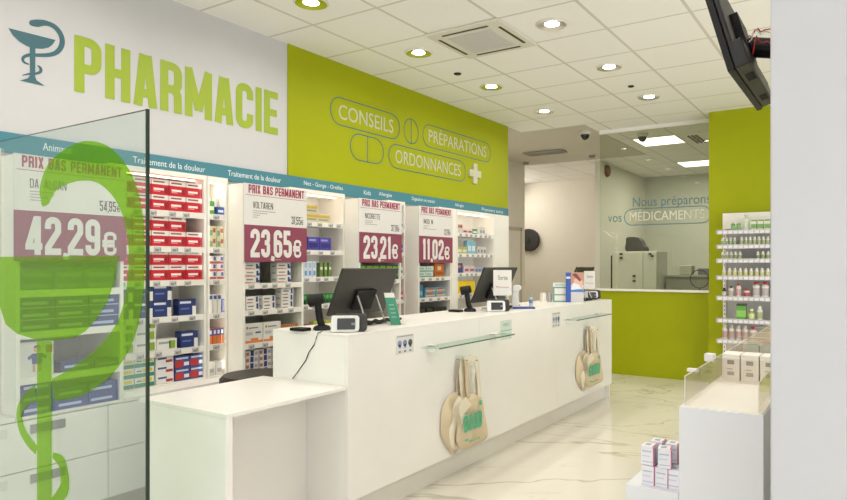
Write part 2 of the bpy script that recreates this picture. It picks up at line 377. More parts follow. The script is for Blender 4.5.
# ------------------------------------------------------------------ ceiling fixtures
def area(name, loc, size, power, col=(1, .9, .76), rot=(0, 0, 0), sy=None, spread=PI):
    l = bpy.data.lights.new(name, 'AREA'); l.energy = power; l.color = col; l.size = size; l.spread = spread
    if sy: l.shape = 'RECTANGLE'; l.size_y = sy
    else: l.shape = 'DISK'
    o = bpy.data.objects.new(name, l); C.objects.link(o); o.location = loc; o.rotation_euler = rot; return o
def make_downlight():
    t = thing('ceiling_downlight', '', 'ceiling light', (0, 0, CEIL))
    MB().lathe((0, 0, CEIL), [(.118, -.001), (.118, -.007), (.108, -.013), (.10, -.012)], M('ring_white', 'dcd9d0', .4), 28).build('trim_ring', t)
    MB().lathe((0, 0, CEIL), [(.104, -.0128), (.052, -.003)], CHROME, 28).build('reflector', t, smooth=True)
    MB().lathe((0, 0, CEIL), [(.054, -.004), (.0001, -.004)], LAMP, 24).build('lamp_disc', t)
    return t
proto = make_downlight(); first = True; FILLROW = [-1.7 + 1.2 * 3, -1.7 + 1.2 * 4, -1.7 + 1.2 * 5]  # three unseen lamps added over the gondola to brighten its tray
for xi, X in enumerate((-3.18, -1.98, -.78, .42, 1.62, 2.82)):
    for yi, Y in enumerate([-1.7 + 1.2 * k for k in range(-2, 8)]):  # rows continue over the whole shop
        seen = (xi == 0 and Y > 3) or (xi == 1 and Y > 4)
        if seen or (xi < 2 and Y > 1.5) or (xi == 2 and Y in FILLROW):
            o = proto if first else copy_tree(proto); first = False
            o.location = (X, Y, CEIL)
            row = ['row beside the wall lettering', 'row over the customer side', 'added row above the display gondola'][xi]
            n = int(round((Y - 3.1) / 1.2)) + 1
            nm = ['', 'first', 'second', 'third', 'fourth'][max(0, n)] if n > 0 else 'outermost'
            o['label'] = 'round recessed chrome downlight, %s counted from the entrance, %s' % (nm, row); o['group'] = 'recessed ceiling downlights'
        if xi not in (2, 3) or (xi == 2 and Y in FILLROW): area('downlight', (X, Y, CEIL - .007), .10, 4.2, (1, .945, .88), spread=2.8)
# air conditioning cassette
t = thing('air_conditioner', 'square white ceiling air conditioner with four slots and grey grille', 'air conditioner', (-2.57, 4.30 - .0, CEIL))
ax0, ax1, ay0, ay1 = -2.89, -2.25, 3.98, 4.62
MB().box((ax0, ay0, CEIL - .02), (ax1, ay1, CEIL - .001), M('ac_white', 'd8d4c6', .5)).build('panel', t, bevel=.006)
g = MB(); g.box((-2.76, 4.11, CEIL - .026), (-2.38, 4.49, CEIL - .019), M('ac_grey', 'cfcdc8', .6))
for k in range(16): g.box((-2.755 + k * .0235, 4.115, CEIL - .028), (-2.747 + k * .0235, 4.485, CEIL - .025), M('ac_slat', 'c0beb9', .6))
g.build('grille', t)
for (a, b) in (((-2.77, 4.035), (-2.37, 4.055)), ((-2.77, 4.545), (-2.37, 4.565)), ((-2.845, 4.10), (-2.825, 4.50)), ((-2.315, 4.10), (-2.295, 4.50))):
    m_ = MB(); m_.box(a + (CEIL - .0235,), b + (CEIL - .019,), M('slot_dark', '4a453b', .7))
    m_.build('air_slot', t)
def small_disc(name, label, cat, px, py, r, h, mat, z=CEIL):
    p = at(px, py, 'z', z); m = MB().lathe(p, [(r, 0), (r, -h * .6), (r * .7, -h), (.0001, -h)], mat, 16)
    return tag(m.build(name, origin=p), label, cat)
small_disc('ceiling_sensor', 'small black round sensor on ceiling tile beside the air conditioner', 'sensor', 457.5, 73.5, .035, .012, BLACK)
small_disc('ceiling_sensor', 'small black sensor on ceiling tile between the two far rows of downlights', 'sensor', 631, 86, .03, .012, BLACK)
def dome(px, py, label):
    p = at(px, py, 'z', CEIL)
    t = thing('dome_camera', label, 'security camera', p)
    MB().lathe(p, [(.075, 0), (.075, -.035), (.06, -.05), (.058, -.05)], M('cam_white', 'c9c5b8', .4), 20).build('housing', t, smooth=False)
    MB().lathe(p, [(.058, -.05), (.055, -.075), (.04, -.1), (.018, -.115), (.0001, -.118)], M('cam_dark', '1c1a17', .15), 20).build('lens_dome', t, smooth=True)
dome(585, 131, 'dark dome security camera hanging from ceiling just before the glass room')
p = at(642.5, 133.5, 'y', 7.95)
dome(642.5, 133.2, 'dark dome security camera on ceiling against the glass partition header')
# ceiling vent on the plaster part
t = thing('ceiling_vent', 'rectangular grey slotted air vent on the plain ceiling by the corridor', 'vent', at(545, 152.5, 'z', CEIL - .012))
p = t.location
v = MB(); v.box((p.x - .32, p.y - .13, CEIL - .03), (p.x + .32, p.y + .13, CEIL - .012), M('vent_grey', 'a39f94', .6)); v.build('frame', t)
v = MB()
for k in range(7): v.box((p.x - .3, p.y - .11 + k * .034, CEIL - .034), (p.x + .3, p.y - .096 + k * .034, CEIL - .03), M('vent_dark', '8a867b', .6))
v.build('slats', t)
for px, py, lb in ((526, 163, 'small round grey smoke detector over the corridor mouth'), (592, 156, 'small dark sensor above the end of the partition wall')):
    small_disc('smoke_detector', lb, 'smoke detector', px, py, .05, .03, M('det_grey', '8f8a7f', .5), CEIL - .012)
# light panels in the prep room
for (px0, y0, lb) in ((-2.85, 8.82, 'square lit ceiling panel in prep room, close to the glass'), (-2.85, 11.2, 'square lit ceiling panel deeper in the prep room')):
    t = thing('light_panel', lb, 'ceiling light', (px0 + .3, y0 + .3, CEIL), 'lit ceiling panels of the glass room')
    MB().box((px0, y0, CEIL - .012), (px0 + .6, y0 + .6, CEIL - .001), WHITE).build('frame', t)
    MB().box((px0 + .02, y0 + .02, CEIL - .016), (px0 + .58, y0 + .58, CEIL - .012), PANELL).build('diffuser', t)
    area('prep_light', (px0 + .3, y0 + .3, CEIL - .03), .56, 27, (1, .97, .92), sy=.56)
v = MB(); p = at(688, 148, 'z', CEIL)
t = thing('prep_vent', 'thin dark slotted vent on prep room ceiling beside lit panel', 'vent', (-2.1, 9.35, CEIL))
for k in range(3): v.box((-2.14 + k * .05, 9.0, CEIL - .012), (-2.115 + k * .05, 9.6, CEIL - .001), M('vent_dark2', '6a675d', .6))
v.build('slots', t)
area('corridor_light', (-6.6, 11.3, CEIL - .25), .8, 30, (1, .96, .9), sy=1.6, rot=(0, -.9, 0))
area('corridor_light', (-4.65, 7.75, CEIL - .3), .2, 12, (1, .95, .88))  # unseen lamp added behind the green wall to brighten the corridor wall

# ------------------------------------------------------------------ daylight through the shop front, plus an added side fill
for wx in (-1.9, 2.1):
    area('shop_window_light', (wx, -5.9, 1.65), 3.4, 70, (.9, .95, 1), rot=(PI / 2 + .2, 0, 0), sy=2.2)
area('side_fill_light', (4.15, 2.6, 1.6), 2.4, 240, (.93, .955, 1), rot=(0, PI / 2 + .18, 0), sy=7)  # fill light added before the solid right wall, no window there

# ------------------------------------------------------------------ wall lettering
X0 = WALLX + .002
t = thing('wall_lettering', 'large lime green PHARMACIE lettering on the white upper wall', 'lettering', (X0, 2.73, 2.4))
class Per:
    def __call__(s, mb=None, c=None):
        if mb is None: return MB()
        mb.build('letter', t)
tY0, tY1, tz0, tz1 = 1.975, 3.487, 2.408, 2.738
ws = Per()
block_text(None, 'PHARMACIE', WF, (X0, tY0, tz0), tY1 - tY0, tz1 - tz0, LIME, .0, t=.165, wl=.45, gap=.065, depth=.001, per=ws)
# bowl of Hygieia with a snake
def logo(fr, O, unproj, bowl, snake, tail, stem, foot, mat, depth, t):
    MB().prism(fr, O, [unproj(*p) for p in bowl], depth, mat).build('bowl', t)
    dd = 0
    for path in (snake if isinstance(snake[0], list) else [snake]) + [tail]:
        pts = [unproj(p[0], p[1]) for p in path]; q = unproj(path[0][0], path[0][1] + 1); sc = (Vector(pts[0]) - Vector(q)).length
        # smooth by catmull-rom
        P2, T2 = [], []
        n = len(pts)
        for i in range(n - 1):
            p0, p1, p2, p3 = [Vector(pts[min(max(j, 0), n - 1)]) for j in (i - 1, i, i + 1, i + 2)]
            for k in range(5):
                u = k / 5
                P2.append(tuple(.5 * (2 * p1 + (p2 - p0) * u + (2 * p0 - 5 * p1 + 4 * p2 - p3) * u * u + (3 * p1 - p0 - 3 * p2 + p3) * u ** 3)))
                T2.append((path[i][2] * (1 - u) + path[i + 1][2] * u) * sc)
        P2.append(tuple(pts[-1])); T2.append(path[-1][2] * sc)
        dd += .0004; MB().strip(fr, O, P2, T2, depth + dd, mat).build('snake', t)
    MB().prism(fr, O, [unproj(*p) for p in stem], depth + .0016, mat).build('stem', t)
    if foot: MB().prism(fr, O, [unproj(*p) for p in foot], depth + .002, mat).build('foot', t)
t = thing('wall_logo', 'dark teal snake and bowl emblem on white wall before the lettering', 'emblem', (X0, 1.77, 2.4))
def uw(x, y):
    p = at(x / 4, y / 4, 'x', X0); return (p.y, p.z)
logo(WF, (X0, 0, 0), uw,
     [(33, 112), (222, 160), (210, 178), (195, 190), (170, 195), (140, 194), (110, 185), (80, 168), (52, 142)],
     [(117, 90, 8), (126, 92, 22), (148, 93, 29), (172, 91, 23), (195, 95, 19), (220, 108, 20), (240, 132, 20), (249, 160, 20), (245, 185, 20), (228, 208, 18), (200, 219, 16), (160, 221, 14), (120, 220, 13), (97, 227, 11), (91, 239, 10), (98, 250, 8), (115, 257, 5)],
     [(150, 262, 4), (162, 272, 10), (162, 286, 11), (145, 294, 9), (115, 296, 7), (90, 301, 3)],
     [(119, 185), (141, 190), (140, 318), (120, 314)], [(122, 300), (138, 303), (146, 322), (178, 343), (80, 322), (112, 313)], DTEAL, .001, t)
# pill outlines and words on the green panel
XG = WALLX + .014
PTXT = M('pale_letters', 'c2c1a8', .5)
def pill_path(y0, z0, y1, z1):
    r = min(z1 - z0, y1 - y0) / 2
    if z1 - z0 <= y1 - y0:
        return arc(y1 - r, (z0 + z1) / 2, r, -90, 90, 10) + arc(y0 + r, (z0 + z1) / 2, r, 90, 270, 10)
    return arc((y0 + y1) / 2, z1 - r, r, 0, 180, 10) + arc((y0 + y1) / 2, z0 + r, r, 180, 360, 10)
t = thing('panel_lettering', 'CONSEILS, PREPARATIONS, ORDONNANCES in pill outlines on green wall panel', 'lettering', (XG, 5.4, 2.33))
for (a, b, c_, d_, s_) in ((4.05, 2.612, 5.0, 2.85, 'CONSEILS'), (5.385, 2.627, 6.765, 2.858, 'PR\u00c9PARATIONS'), (4.832, 2.336, 6.2, 2.566, 'ORDONNANCES')):
    MB().strip(WF, (XG, 0, 0), pill_path(a, b, c_, d_), .009, .001, DTEAL, True).build('pill_outline', t)
    m = MB(); hh = .128; ztop = b + .054
    put_text(m, s_, WF, (XG, a + .1, ztop), (c_ - a) - .2, hh * (1.27 if '\u00c9' in s_ else 1), PTXT, .001); m.build('lettering', t)
for (a, b, c_, d_) in ((5.068, 2.612, 5.305, 2.86), (4.298, 2.34, 4.755, 2.575)):
    m = MB().strip(WF, (XG, 0, 0), pill_path(a, b, c_, d_), .009, .001, DTEAL, True)
    m.strip(WF, (XG, 0, 0), [((a + c_) / 2, b), ((a + c_) / 2, d_)], .009, .001, DTEAL); m.build('pill_outline', t)
m = MB(); yc, zc = 6.39, 2.455
m.box((XG, yc - .04, zc - .115), (XG + .02, yc + .04, zc + .115), PTXT); m.box((XG, yc - .125, zc - .04), (XG + .0195, yc + .125, zc + .04), PTXT)
m.build('plus_sign', t)
# teal category band
t = thing('category_band', 'long teal band with white shelf category names above the shelves', 'sign', (WALLX, 3, 2.04))
MB().box((WALLX + .0005, -1.5, 2.0), (WALLX + .018, 7.213, 2.108), TEAL).build('band', t)
WT = M('band_letters', 'e6efef', .5)
for a, b, s_, hh in ((43, 72, 'Animaux', .042), (133, 205, 'Traitement de la douleur', .04), (228, 281, 'Traitement de la douleur', .04), (304, 343, 'Nez - Gorge - Oreilles', .045), (364, 371, 'Kids', .04), (379, 392, 'Allergies', .045), (412, 435, 'Digestion et transit', .045), (455, 464, 'Allergies', .045), (482, 503, 'Premiers soins', .04)):
    y0, y1 = ypos(a, WALLX + .02), ypos(b, WALLX + .02); m = MB()
    put_text(m, s_, WF, (WALLX + .0185, y0, 2.038), y1 - y0, hh, WT, .0005); m.build('lettering', t)

# ------------------------------------------------------------------ shelving
ZS = [1.725, 1.507, 1.30, 1.078, .875, .665]
SHN = ['top shelf', 'second shelf', 'third shelf', 'fourth shelf', 'fifth shelf', 'bottom shelf']
def shelf_unit(name, label, y0, y1, xf, zb, zt, shelves, back, led=False, tags=True, frame=.018):
    t = thing(name, label, 'shelving unit', (xf, (y0 + y1) / 2, zb), 'shelving along the left wall' if 0 else None)
    for a, b in ((y0, y0 + frame), (y1 - frame, y1)):
        MB().box((WALLX, a, zb), (xf, b, zt), CREAM).build('side_panel', t, bevel=.001)
    MB().box((WALLX, y0 + frame, zb), (WALLX + .02, y1 - frame, zt), back).build('back_panel', t)
    MB().box((WALLX, y0 + frame, zt - .03), (xf, y1 - frame, zt), CREAM).build('top_panel', t)
    MB().box((WALLX, y0 + frame, zb), (xf - .002, y1 - frame, zb + .012), CREAM).build('bottom_panel', t)
    for z in shelves[:-1]:
        s = MB().box((WALLX + .02, y0 + frame, z - .022), (xf - .004, y1 - frame, z), CREAM)
        s.box((xf - .012, y0 + frame, z - .030), (xf - .002, y1 - frame, z + .006), M('lip_white', 'ece8e0', .3))
        so = s.build('shelf', t)
        if tags:
            y = y0 + frame + .05; 
            while y < y1 - frame - .04:
                g = MB().box((xf - .002, y - .022, z - .033), (xf + .003, y + .022, z + .001), TAGM)
                g.box((xf + .003, y - .017, z - .026), (xf + .0035, y + .006, z - .010), TAGD); g.box((xf + .003, y + .010, z - .022), (xf + .0035, y + .018, z - .006), TAGD)
                g.build('price_tag', so)
                y += random.uniform(.085, .135)
    if led:
        MB().box((xf - .09, y0 + frame + .02, zt - .036), (xf - .06, y1 - frame - .02, zt - .03), LED).build('light_strip', t)
        area('shelf_light', (xf - .07, (y0 + y1) / 2, zt - .045), max(.1, y1 - y0 - .1), .3 * (y1 - y0) / .5, (1, .9, .74), rot=(0, math.radians(-12), PI / 2), sy=.03)
        # vertical strips behind the frame light the shelves
        area('shelf_light', (xf - .02, y1 - frame - .01, (zb + zt) / 2), .02, .25, (1, .93, .82), rot=(PI / 2, 0, PI), sy=zt - zb - .1)
        area('shelf_light', (xf - .02, y0 + frame + .01, (zb + zt) / 2), .02, .25, (1, .93, .82), rot=(PI / 2, 0, 0), sy=zt - zb - .1)
    return t
shelf_unit('shelving_unit', 'lit shelf bay cut by picture edge, before the glass screen unit', .9, 1.485, -3.65, .6645, 1.975, ZS, CREAM, False)
A0, A1 = 1.488, 2.014
shelf_unit('shelving_unit', 'projecting shelf unit behind the glass screen, under the 42,29 poster', A0, A1, -3.5, .648, 1.935, [1.27, 1.066, .845, .668], DIMBACK, False, False)
shelf_unit('shelving_unit', 'lit shelf bay full of red cartons beside the glass screen', 2.02, 2.645, -3.65, .6645, 1.975, ZS, CREAM, True)
shelf_unit('shelving_unit', 'narrow lit shelf bay between red cartons and the 23,65 poster', 2.65, 2.806, -3.65, .6645, 1.975, ZS, CREAM, True)
shelf_unit('shelving_unit', 'first projecting dim-backed shelf unit after the glass screen, 23,65 poster above', 2.808, 3.338, -3.5, .648, 1.935, [1.27, 1.092, .872, .668], DIMBACK, False)
shelf_unit('shelving_unit', 'lit shelf bay between the 23,65 and 23,21 posters', 3.342, 3.93, -3.65, .6645, 1.975, [1.725, 1.507, 1.30, 1.09, .875, .665], CREAM, True)
shelf_unit('shelving_unit', 'second projecting dim-backed shelf unit, 23,21 poster above, behind first monitor', 3.932, 4.475, -3.5, .648, 1.935, [1.27, 1.09, .87, .668], DIMBACK, False)
shelf_unit('shelving_unit', 'narrow shelf gap between the 23,21 and 11,02 posters', 4.48, 4.73, -3.65, .6645, 1.975, ZS, CREAM, False)
shelf_unit('shelving_unit', 'third projecting dim-backed shelf unit after the glass screen, 11,02 poster above', 4.732, 5.27, -3.5, .648, 1.935, [1.28, 1.09, .87, .668], DIMBACK, False)
shelf_unit('shelving_unit', 'narrow shelf strip right after the 11,02 poster', 5.275, 5.52, -3.65, .6645, 1.975, ZS, CREAM, False)
shelf_unit('shelving_unit', 'lit shelf bay behind the second monitor, last before the end panel', 5.60, 6.38, -3.65, .6645, 1.975, [1.727, 1.513, 1.31, 1.09, .875, .665], CREAM, True, frame=.02)
tag(MB().box((WALLX + .001, 6.385, .666), (-3.65, 6.72, 1.975), CREAM).build('end_panel', bevel=.002), 'plain cream panel closing the shelf wall beneath the green panel corner', 'panel')
tag(MB().box((WALLX, 5.522, .665), (-3.652, 5.598, 1.975), CREAM).build('filler_panel'), 'narrow plain cream filler strip before the last lit shelf bay', 'panel')
# base cabinets
ys = [.73, 1.33, 1.93, 2.53, 3.13, 3.73, 4.33, 4.93, 5.53, 6.13, 6.73]
bn = ['cut by picture edge', 'behind the glass screen', 'under the red carton bay', 'under the 23,65 poster', 'after the 23,65 poster', 'before the 23,21 poster', 'under the 23,21 poster', 'under the 11,02 poster', 'after the 11,02 poster', 'under the last bay']
for i in range(len(ys) - 1):
    a, b = ys[i], ys[i + 1]
    t = thing('base_cabinet', 'white two-drawer base cabinet %s' % bn[i], 'cabinet', (-3.5, (a + b) / 2, 0), 'base cabinets along the shelf wall')
    MB().box((WALLX, a, .14), (-3.52, b, .645), WHITE).build('body', t)
    MB().box((WALLX, a, 0), (-3.56, b, .14), M('plinth_grey', 'b7b3ab', .5)).build('plinth', t)
    for (z0, z1_) in ((.145, .396), (.400, .64)):
        dr = MB().box((-3.52, a + .002, z0), (-3.5, b - .002, z1_), WHITE).build('drawer', t, bevel=.001)
        hz = z1_ - .045
        MB().box((-3.502, (a + b) / 2 - .08, hz - .022), (-3.494, (a + b) / 2 + .08, hz + .022), M('handle_grey', '9fa0a0', .35, .5)).build('handle', dr)
tag(MB().box((WALLX, .73, .6455), (-3.5, A0 - .003, .664), WHITE).build('ledge'), 'white ledge board on base cabinets at the picture edge', 'ledge')
for a, b, lb in ((2.018, 2.806, 'under the red carton bay'), (3.34, 3.93, 'between the 23,65 and 23,21 units'), (4.477, 4.73, 'between the 23,21 and 11,02 units'), (5.272, 6.73, 'under the last shelf bays')):
    tag(MB().box((WALLX, a, .6455), (-3.5, b, .664), WHITE).build('ledge'), 'white ledge board on base cabinets %s' % lb, 'ledge', 'ledge boards of the shelf wall')

# posters
def poster(y0, name, price, old, lines):
    y1 = y0 + .55; X = -3.492; zb, zp, zl, zt = 1.419, 1.664, 1.861, 1.936
    t = thing('price_poster', 'white and crimson hanging price poster reading %s' % price.replace('\u20ac', ' euros'), 'poster', (X, y0 + .275, zb), 'price posters above the shelves')
    MB().box((X, y0, zb), (X + .008, y1, zt), PAPER).build('board', t)
    MB().box((X + .008, y0, zb), (X + .0085, y1, zp), PINK).build('price_panel', t)
    m = MB(); block_text(m, 'PRIX BAS PERMANENT', WF, (X + .008, y0 + .035, zl + .013), 0.488, .056, PINKT, .0003, t=.18, wl=.5, gap=.1)
    m.build('heading', t)
    MB().box((X + .008, y0 + .012, zl - .002), (X + .0083, y1 - .012, zl + .001), PINKT).build('heading_rule', t)
    m = MB(); block_text(m, name, WF, (X + .008, y0 + .07, zl - .085), .021 * len(name), .044, INK, .0003, t=.11, wl=.5, gap=.12)
    for k in range(4): m.box((X + .008, y0 + .07, zl - .105 - k * .014), (X + .0083, y0 + .07 + lines[k], zl - .100 - k * .014), M('pale_ink', 'a5a29d', .6))
    m.build('product_text', t)
    m = MB(); block_text(m, old, WF, (X + .008, y0 + .405, zp + .022), .11, .054, INK, .0003, t=.14, wl=.5, gap=.12)
    m.box((X + .008, y0 + .40, zp + .073), (X + .0083, y0 + .515, zp + .077), MATS['pale_ink']); m.build('old_price', t)
    m = MB(); block_text(m, price, WF, (X + .0085, y0 + .05, zb + .03), .45, .19, PAPER, .0003, t=.175, wl=.46, gap=.07)
    m.box((X + .0085, y0 + .24, zb + .014), (X + .0088, y0 + .31, zb + .018), MATS['pale_ink']); m.build('price_digits', t)
poster(1.471, 'DAFALGAN', '42,29\u20ac', '54,95\u20ac', (.1, .05, .08, .05))
poster(2.804, 'VOLTAREN', '23,65\u20ac', '31,55\u20ac', (.19, .12, .06, .04))
poster(3.916, 'NICORETTE', '23,21\u20ac', '37,18\u20ac', (.1, .09, .15, .0))
poster(4.718, 'IMODIUM', '11,02\u20ac', '13,78\u20ac', (.1, .05, .2, .0))

# ------------------------------------------------------------------ cartons
def cm(c): return M('print_' + c, c, .45, var=.02)
def carton(w, h, d, body, prints=()):
    """w along Y, h up, d along X; origin at base centre; front faces +X, side faces -Y"""
    m = MB(); m.box((-d / 2, -w / 2, 0), (d / 2, w / 2, h), cm(body)); e = .0006
    for fc, u0, v0, u1, v1, c in prints:
        for f_ in fc:
            e += .0001
            if f_ == 'f': m.quad([(d / 2 + e, -w / 2 + w * u, h * v) for u, v in ((u0, v0), (u1, v0), (u1, v1), (u0, v1))], cm(c))
            if f_ == 's': m.quad([(-d / 2 + d * u, -w / 2 - e, h * v) for u, v in ((u0, v0), (u1, v0), (u1, v1), (u0, v1))], cm(c))
            if f_ == 't': m.quad([(-d / 2 + d * v, -w / 2 + w * u, h + e) for u, v in ((u0, v0), (u1, v0), (u1, v1), (u0, v1))], cm(c))
    return m.mesh('medicine_box')
ORD = ['first', 'second', 'third', 'fourth', 'fifth', 'sixth', 'seventh', 'eighth', 'ninth', 'tenth', 'eleventh', 'twelfth', 'thirteenth', 'fourteenth', 'fifteenth', 'sixteenth', 'seventeenth', 'eighteenth', 'nineteenth', 'twentieth']
LAY = {1: [''], 2: ['lower layer', 'upper layer'], 3: ['bottom layer', 'middle layer', 'top layer'], 4: ['bottom layer', 'second layer', 'third layer', 'top layer'], 5: ['bottom layer', 'second layer', 'third layer', 'fourth layer', 'top layer']}
def fill(me, dims, desc, bay, shelf, X, y, z, n, rows=1, gap=.004, counts=None, name='medicine_box', cat='medicine box', yaw=0, jit=.006):
    w, h, d = dims; pitch = w + gap
    for r in range(rows):
        nn = counts[r] if counts else n
        for i in range(nn):
            o = bpy.data.objects.new(name, me); C.objects.link(o)
            o.location = (X - d / 2 - .014 - random.uniform(0, jit), y + pitch * (i + .5), z + .0005 + r * (h + .0006))
            o.rotation_euler = (0, 0, yaw + random.uniform(-.02, .02))
            parts = [desc]
            if nn > 1: parts.append(ORD[i] + ' from glass-screen end')
            if rows > 1: parts.append(LAY[rows][r])
            lb = ', '.join(parts) + ', ' + shelf.replace(' shelf', ' shelf') + ', ' + bay
            tag(o, lb, cat, '%s on %s of %s' % (desc, shelf, bay))
    return y + pitch * (max(counts) if counts else n) + .008
red1 = ((.112, .092, .06), 'c9162b', (('f', 0, .68, 1, 1, 'e8e0da'), ('f', .1, .8, .75, .9, '8a4a4c'), ('f', .12, .3, .72, .44, 'f4e4e0'), ('f', .12, .2, .5, .26, 'e8a0a0'), ('f', .78, .12, .94, .55, '8d1020'), ('s', 0, .7, 1, 1, 'e0d0cc')))
blu1 = ((.118, .1, .06), '25356f', (('f', .05, .72, .7, .86, 'd7dbe8'), ('f', .78, .0, 1, .55, 'e8e6e2'), ('f', .1, .35, .6, .45, '5f74ad'), ('s', 0, .6, 1, .9, '3c4d86')))
blu2 = ((.13, .085, .06), '2b3f7d', (('f', .06, .2, .55, .36, 'c8cfe2'), ('f', .06, .55, .8, .7, '9fb0d6'), ('f', .9, 0, .97, 1, 'b3252f')))
wht1 = ((.13, .066, .08), 'e9e6e0', (('f', .08, .55, .6, .75, '9aa0a0'), ('f', .66, .1, .92, .82, '8fae3a'), ('f', .6, .1, .68, .82, '4c5c3a')))
tea1 = ((.12, .058, .07), 'e3e6dc', (('f', 0, 0, 1, .4, '2e8b73'), ('f', .4, .5, .9, .85, 'd8c84a'), ('f', .1, .55, .36, .7, '5f9f8a')))
rdw1 = ((.115, .058, .07), 'ebe8e4', (('f', .1, .5, .6, .7, '4b5a8c'), ('f', .55, .15, .95, .42, 'b03a40')))
rbl1 = ((.10, .075, .06), '3d4f93', (('f', 0, .1, .55, .65, 'c23a35'), ('f', .6, .2, .95, .5, 'e9e9ea'), ('f', .05, .75, .9, .9, 'cfd3e0')))
def S(spec): return carton(*spec[0], spec[1], spec[2]), spec[0]
def add(spec, *a, **k):
    me, dm = CACHE.setdefault(id(spec), S(spec)); return fill(me, dm, *a, **k)
CACHE = {}
B1 = 'red-carton bay'; y = 2.045; X = -3.65
add(red1, 'red and white carton', B1, SHN[0], X, y, ZS[0] + .006, 5, 2)
add(red1, 'red and white carton', B1, SHN[1], X, y, ZS[1] + .006, 5, 2, counts=[5, 4])
add(red1, 'red and white carton', B1, SHN[2], X, y, ZS[2] + .006, 5, 2)
y2 = add(blu1, 'dark blue carton', B1, SHN[3], X, 2.045, ZS[3] + .006, 3, 2, counts=[3, 3]); add(blu1, 'lone dark blue carton', B1, SHN[3], X, y2 + .04, ZS[3] + .006, 1)
y2 = add(wht1, 'white carton with lime mark', B1, SHN[4], X, 2.045, ZS[4] + .006, 3, 3, counts=[3, 2, 2]); 
add(blu1, 'navy carton', B1, SHN[4], X, 2.47, ZS[4] + .006, 1, 1)
y2 = add(tea1, 'teal and yellow carton', B1, SHN[5], X, 2.05, ZS[5] + .0125, 2, 3); y2 = add(rdw1, 'white carton with red swoosh', B1, SHN[5], X, y2, ZS[5] + .0125, 1, 3)
add(rbl1, 'red and blue carton', B1, SHN[5], X, y2, ZS[5] + .0125, 2, 2)
B2 = 'narrow lit bay'
def mk(w, h, d, body, *pr): return ((w, h, d), body, pr)
gr = mk(.045, .085, .05, '4f9b45', ('f', .1, .3, .9, .6, 'e2e6c8')); wt = mk(.03, .11, .04, 'e4e0d6', ('f', .1, .3, .9, .5, 'b0aa98')); sb = mk(.05, .05, .05, '3c5aa4', ('f', .1, .3, .9, .6, 'dfe2ee'))
y2 = add(gr, 'green carton', B2, SHN[0], X, 2.67, ZS[0] + .006, 1); y2 = add(wt, 'slim white carton', B2, SHN[0], X - .05, y2 - .03, ZS[0] + .006, 3); add(sb, 'small blue carton', B2, SHN[0], X, 2.735, ZS[0] + .006, 1)
gy = mk(.055, .07, .05, 'cbc9a4', ('f', .1, .1, .5, .6, '7fa070'), ('f', .55, .4, .9, .8, 'b8564c'))
add(gy, 'yellow-green carton', B2, SHN[1], X, 2.672, ZS[1] + .006, 2, 2)
wb = mk(.052, .05, .06, 'e6e2da', ('f', .0, .0, 1, .3, 'c0605a'), ('f', .6, .4, .95, .9, '4058a0'))
add(wb, 'white carton with red foot', B2, SHN[2], X, 2.675, ZS[2] + .006, 2, 3)
wp = mk(.028, .12, .04, 'ded9d2', ('f', .1, .75, .9, .95, '3a4d90')); 
y2 = add(wp, 'slim white and blue carton', B2, SHN[3], X, 2.672, ZS[3] + .006, 3, 1); add(mk(.035, .09, .04, '7a82c0', ('f', .2, .1, .8, .9, 'c8cbe6')), 'lilac carton', B2, SHN[3], X, y2 - .006, ZS[3] + .006, 1, 1)
add(mk(.026, .10, .06, 'd3743a', ('f', 0, .55, 1, 1, '3c4f96'), ('f', .2, .65, .8, .9, 'dfe2ee')), 'orange and blue carton', B2, SHN[4], X, 2.672, ZS[4] + .006, 4, 1)
add(mk(.05, .085, .06, 'e2dfd9', ('f', .2, .2, .8, .5, 'b9b6b0')), 'pale white carton', B2, SHN[5], X, 2.672, ZS[5] + .0125, 2, 1)
# 23,65 unit
Bc = 'first poster unit'; X = -3.5
wbo = ((.12, .046, .07), 'e6e3de', (('f', .76, .1, .9, .8, '2c3f80'), ('f', .9, .1, 1, .5, '4a5c9a'), ('f', 0, 0, .45, .16, 'cf7438'), ('f', .45, .0, .7, .1, 'cf7438'), ('f', .1, .45, .55, .65, '8d8f95'), ('s', .2, .3, .8, .6, 'b8b6b2')))
wbo2 = ((.105, .045, .07), 'e8e5e0', (('f', .76, .15, .92, .95, '2c3f80'), ('f', .05, .0, .5, .14, 'b06040'), ('f', .1, .45, .55, .65, '7d8188'), ('s', .2, .3, .8, .6, 'b8b6b2')))
y2 = add(wbo, 'white, orange and blue carton', Bc, 'top shelf', X, 2.835, 1.276, 1, 3); add(wbo, 'orange-edged white carton', Bc, 'top shelf', X, 3.11, 1.276, 1, 3)
y2 = add(wbo2, 'small white carton', Bc, 'second shelf', X, 2.83, 1.098, 2, 2, gap=.035); add(wbo2, 'blue-ended carton', Bc, 'second shelf', X, 3.15, 1.098, 1, 3)
big = mk(.15, .13, .04, 'e3e0db', ('f', .1, .72, .2, .84, 'b07a30'), ('f', .24, .74, .75, .8, '707478'), ('f', .08, .4, .45, .55, 'b9b9bb'), ('f', .6, .48, .9, .56, '3a4a80'), ('f', 0, 0, 1, .12, 'd98344'), ('f', .35, .12, .75, .24, 'd98344'))
y2 = add(big, 'large white carton with orange foot', Bc, 'third shelf', X, 2.832, .878, 2, 1); add(mk(.016, .1, .03, 'ded6c8', ('f', 0, .8, 1, 1, 'c4702e')), 'orange-capped syringe pack', Bc, 'third shelf', X - .02, y2, .878, 9, 1, gap=.003)
sbb = mk(.10, .042, .07, 'd8d5d0', ('f', .35, .1, .62, .95, '26346e'), ('f', .7, .2, .95, .7, '9a9a9c'), ('f', 0, .2, .25, .7, 'b06a60'))
add(sbb, 'white carton with navy dot', Bc, 'bottom shelf', X, 2.84, .6605, 3, 4, gap=.012)
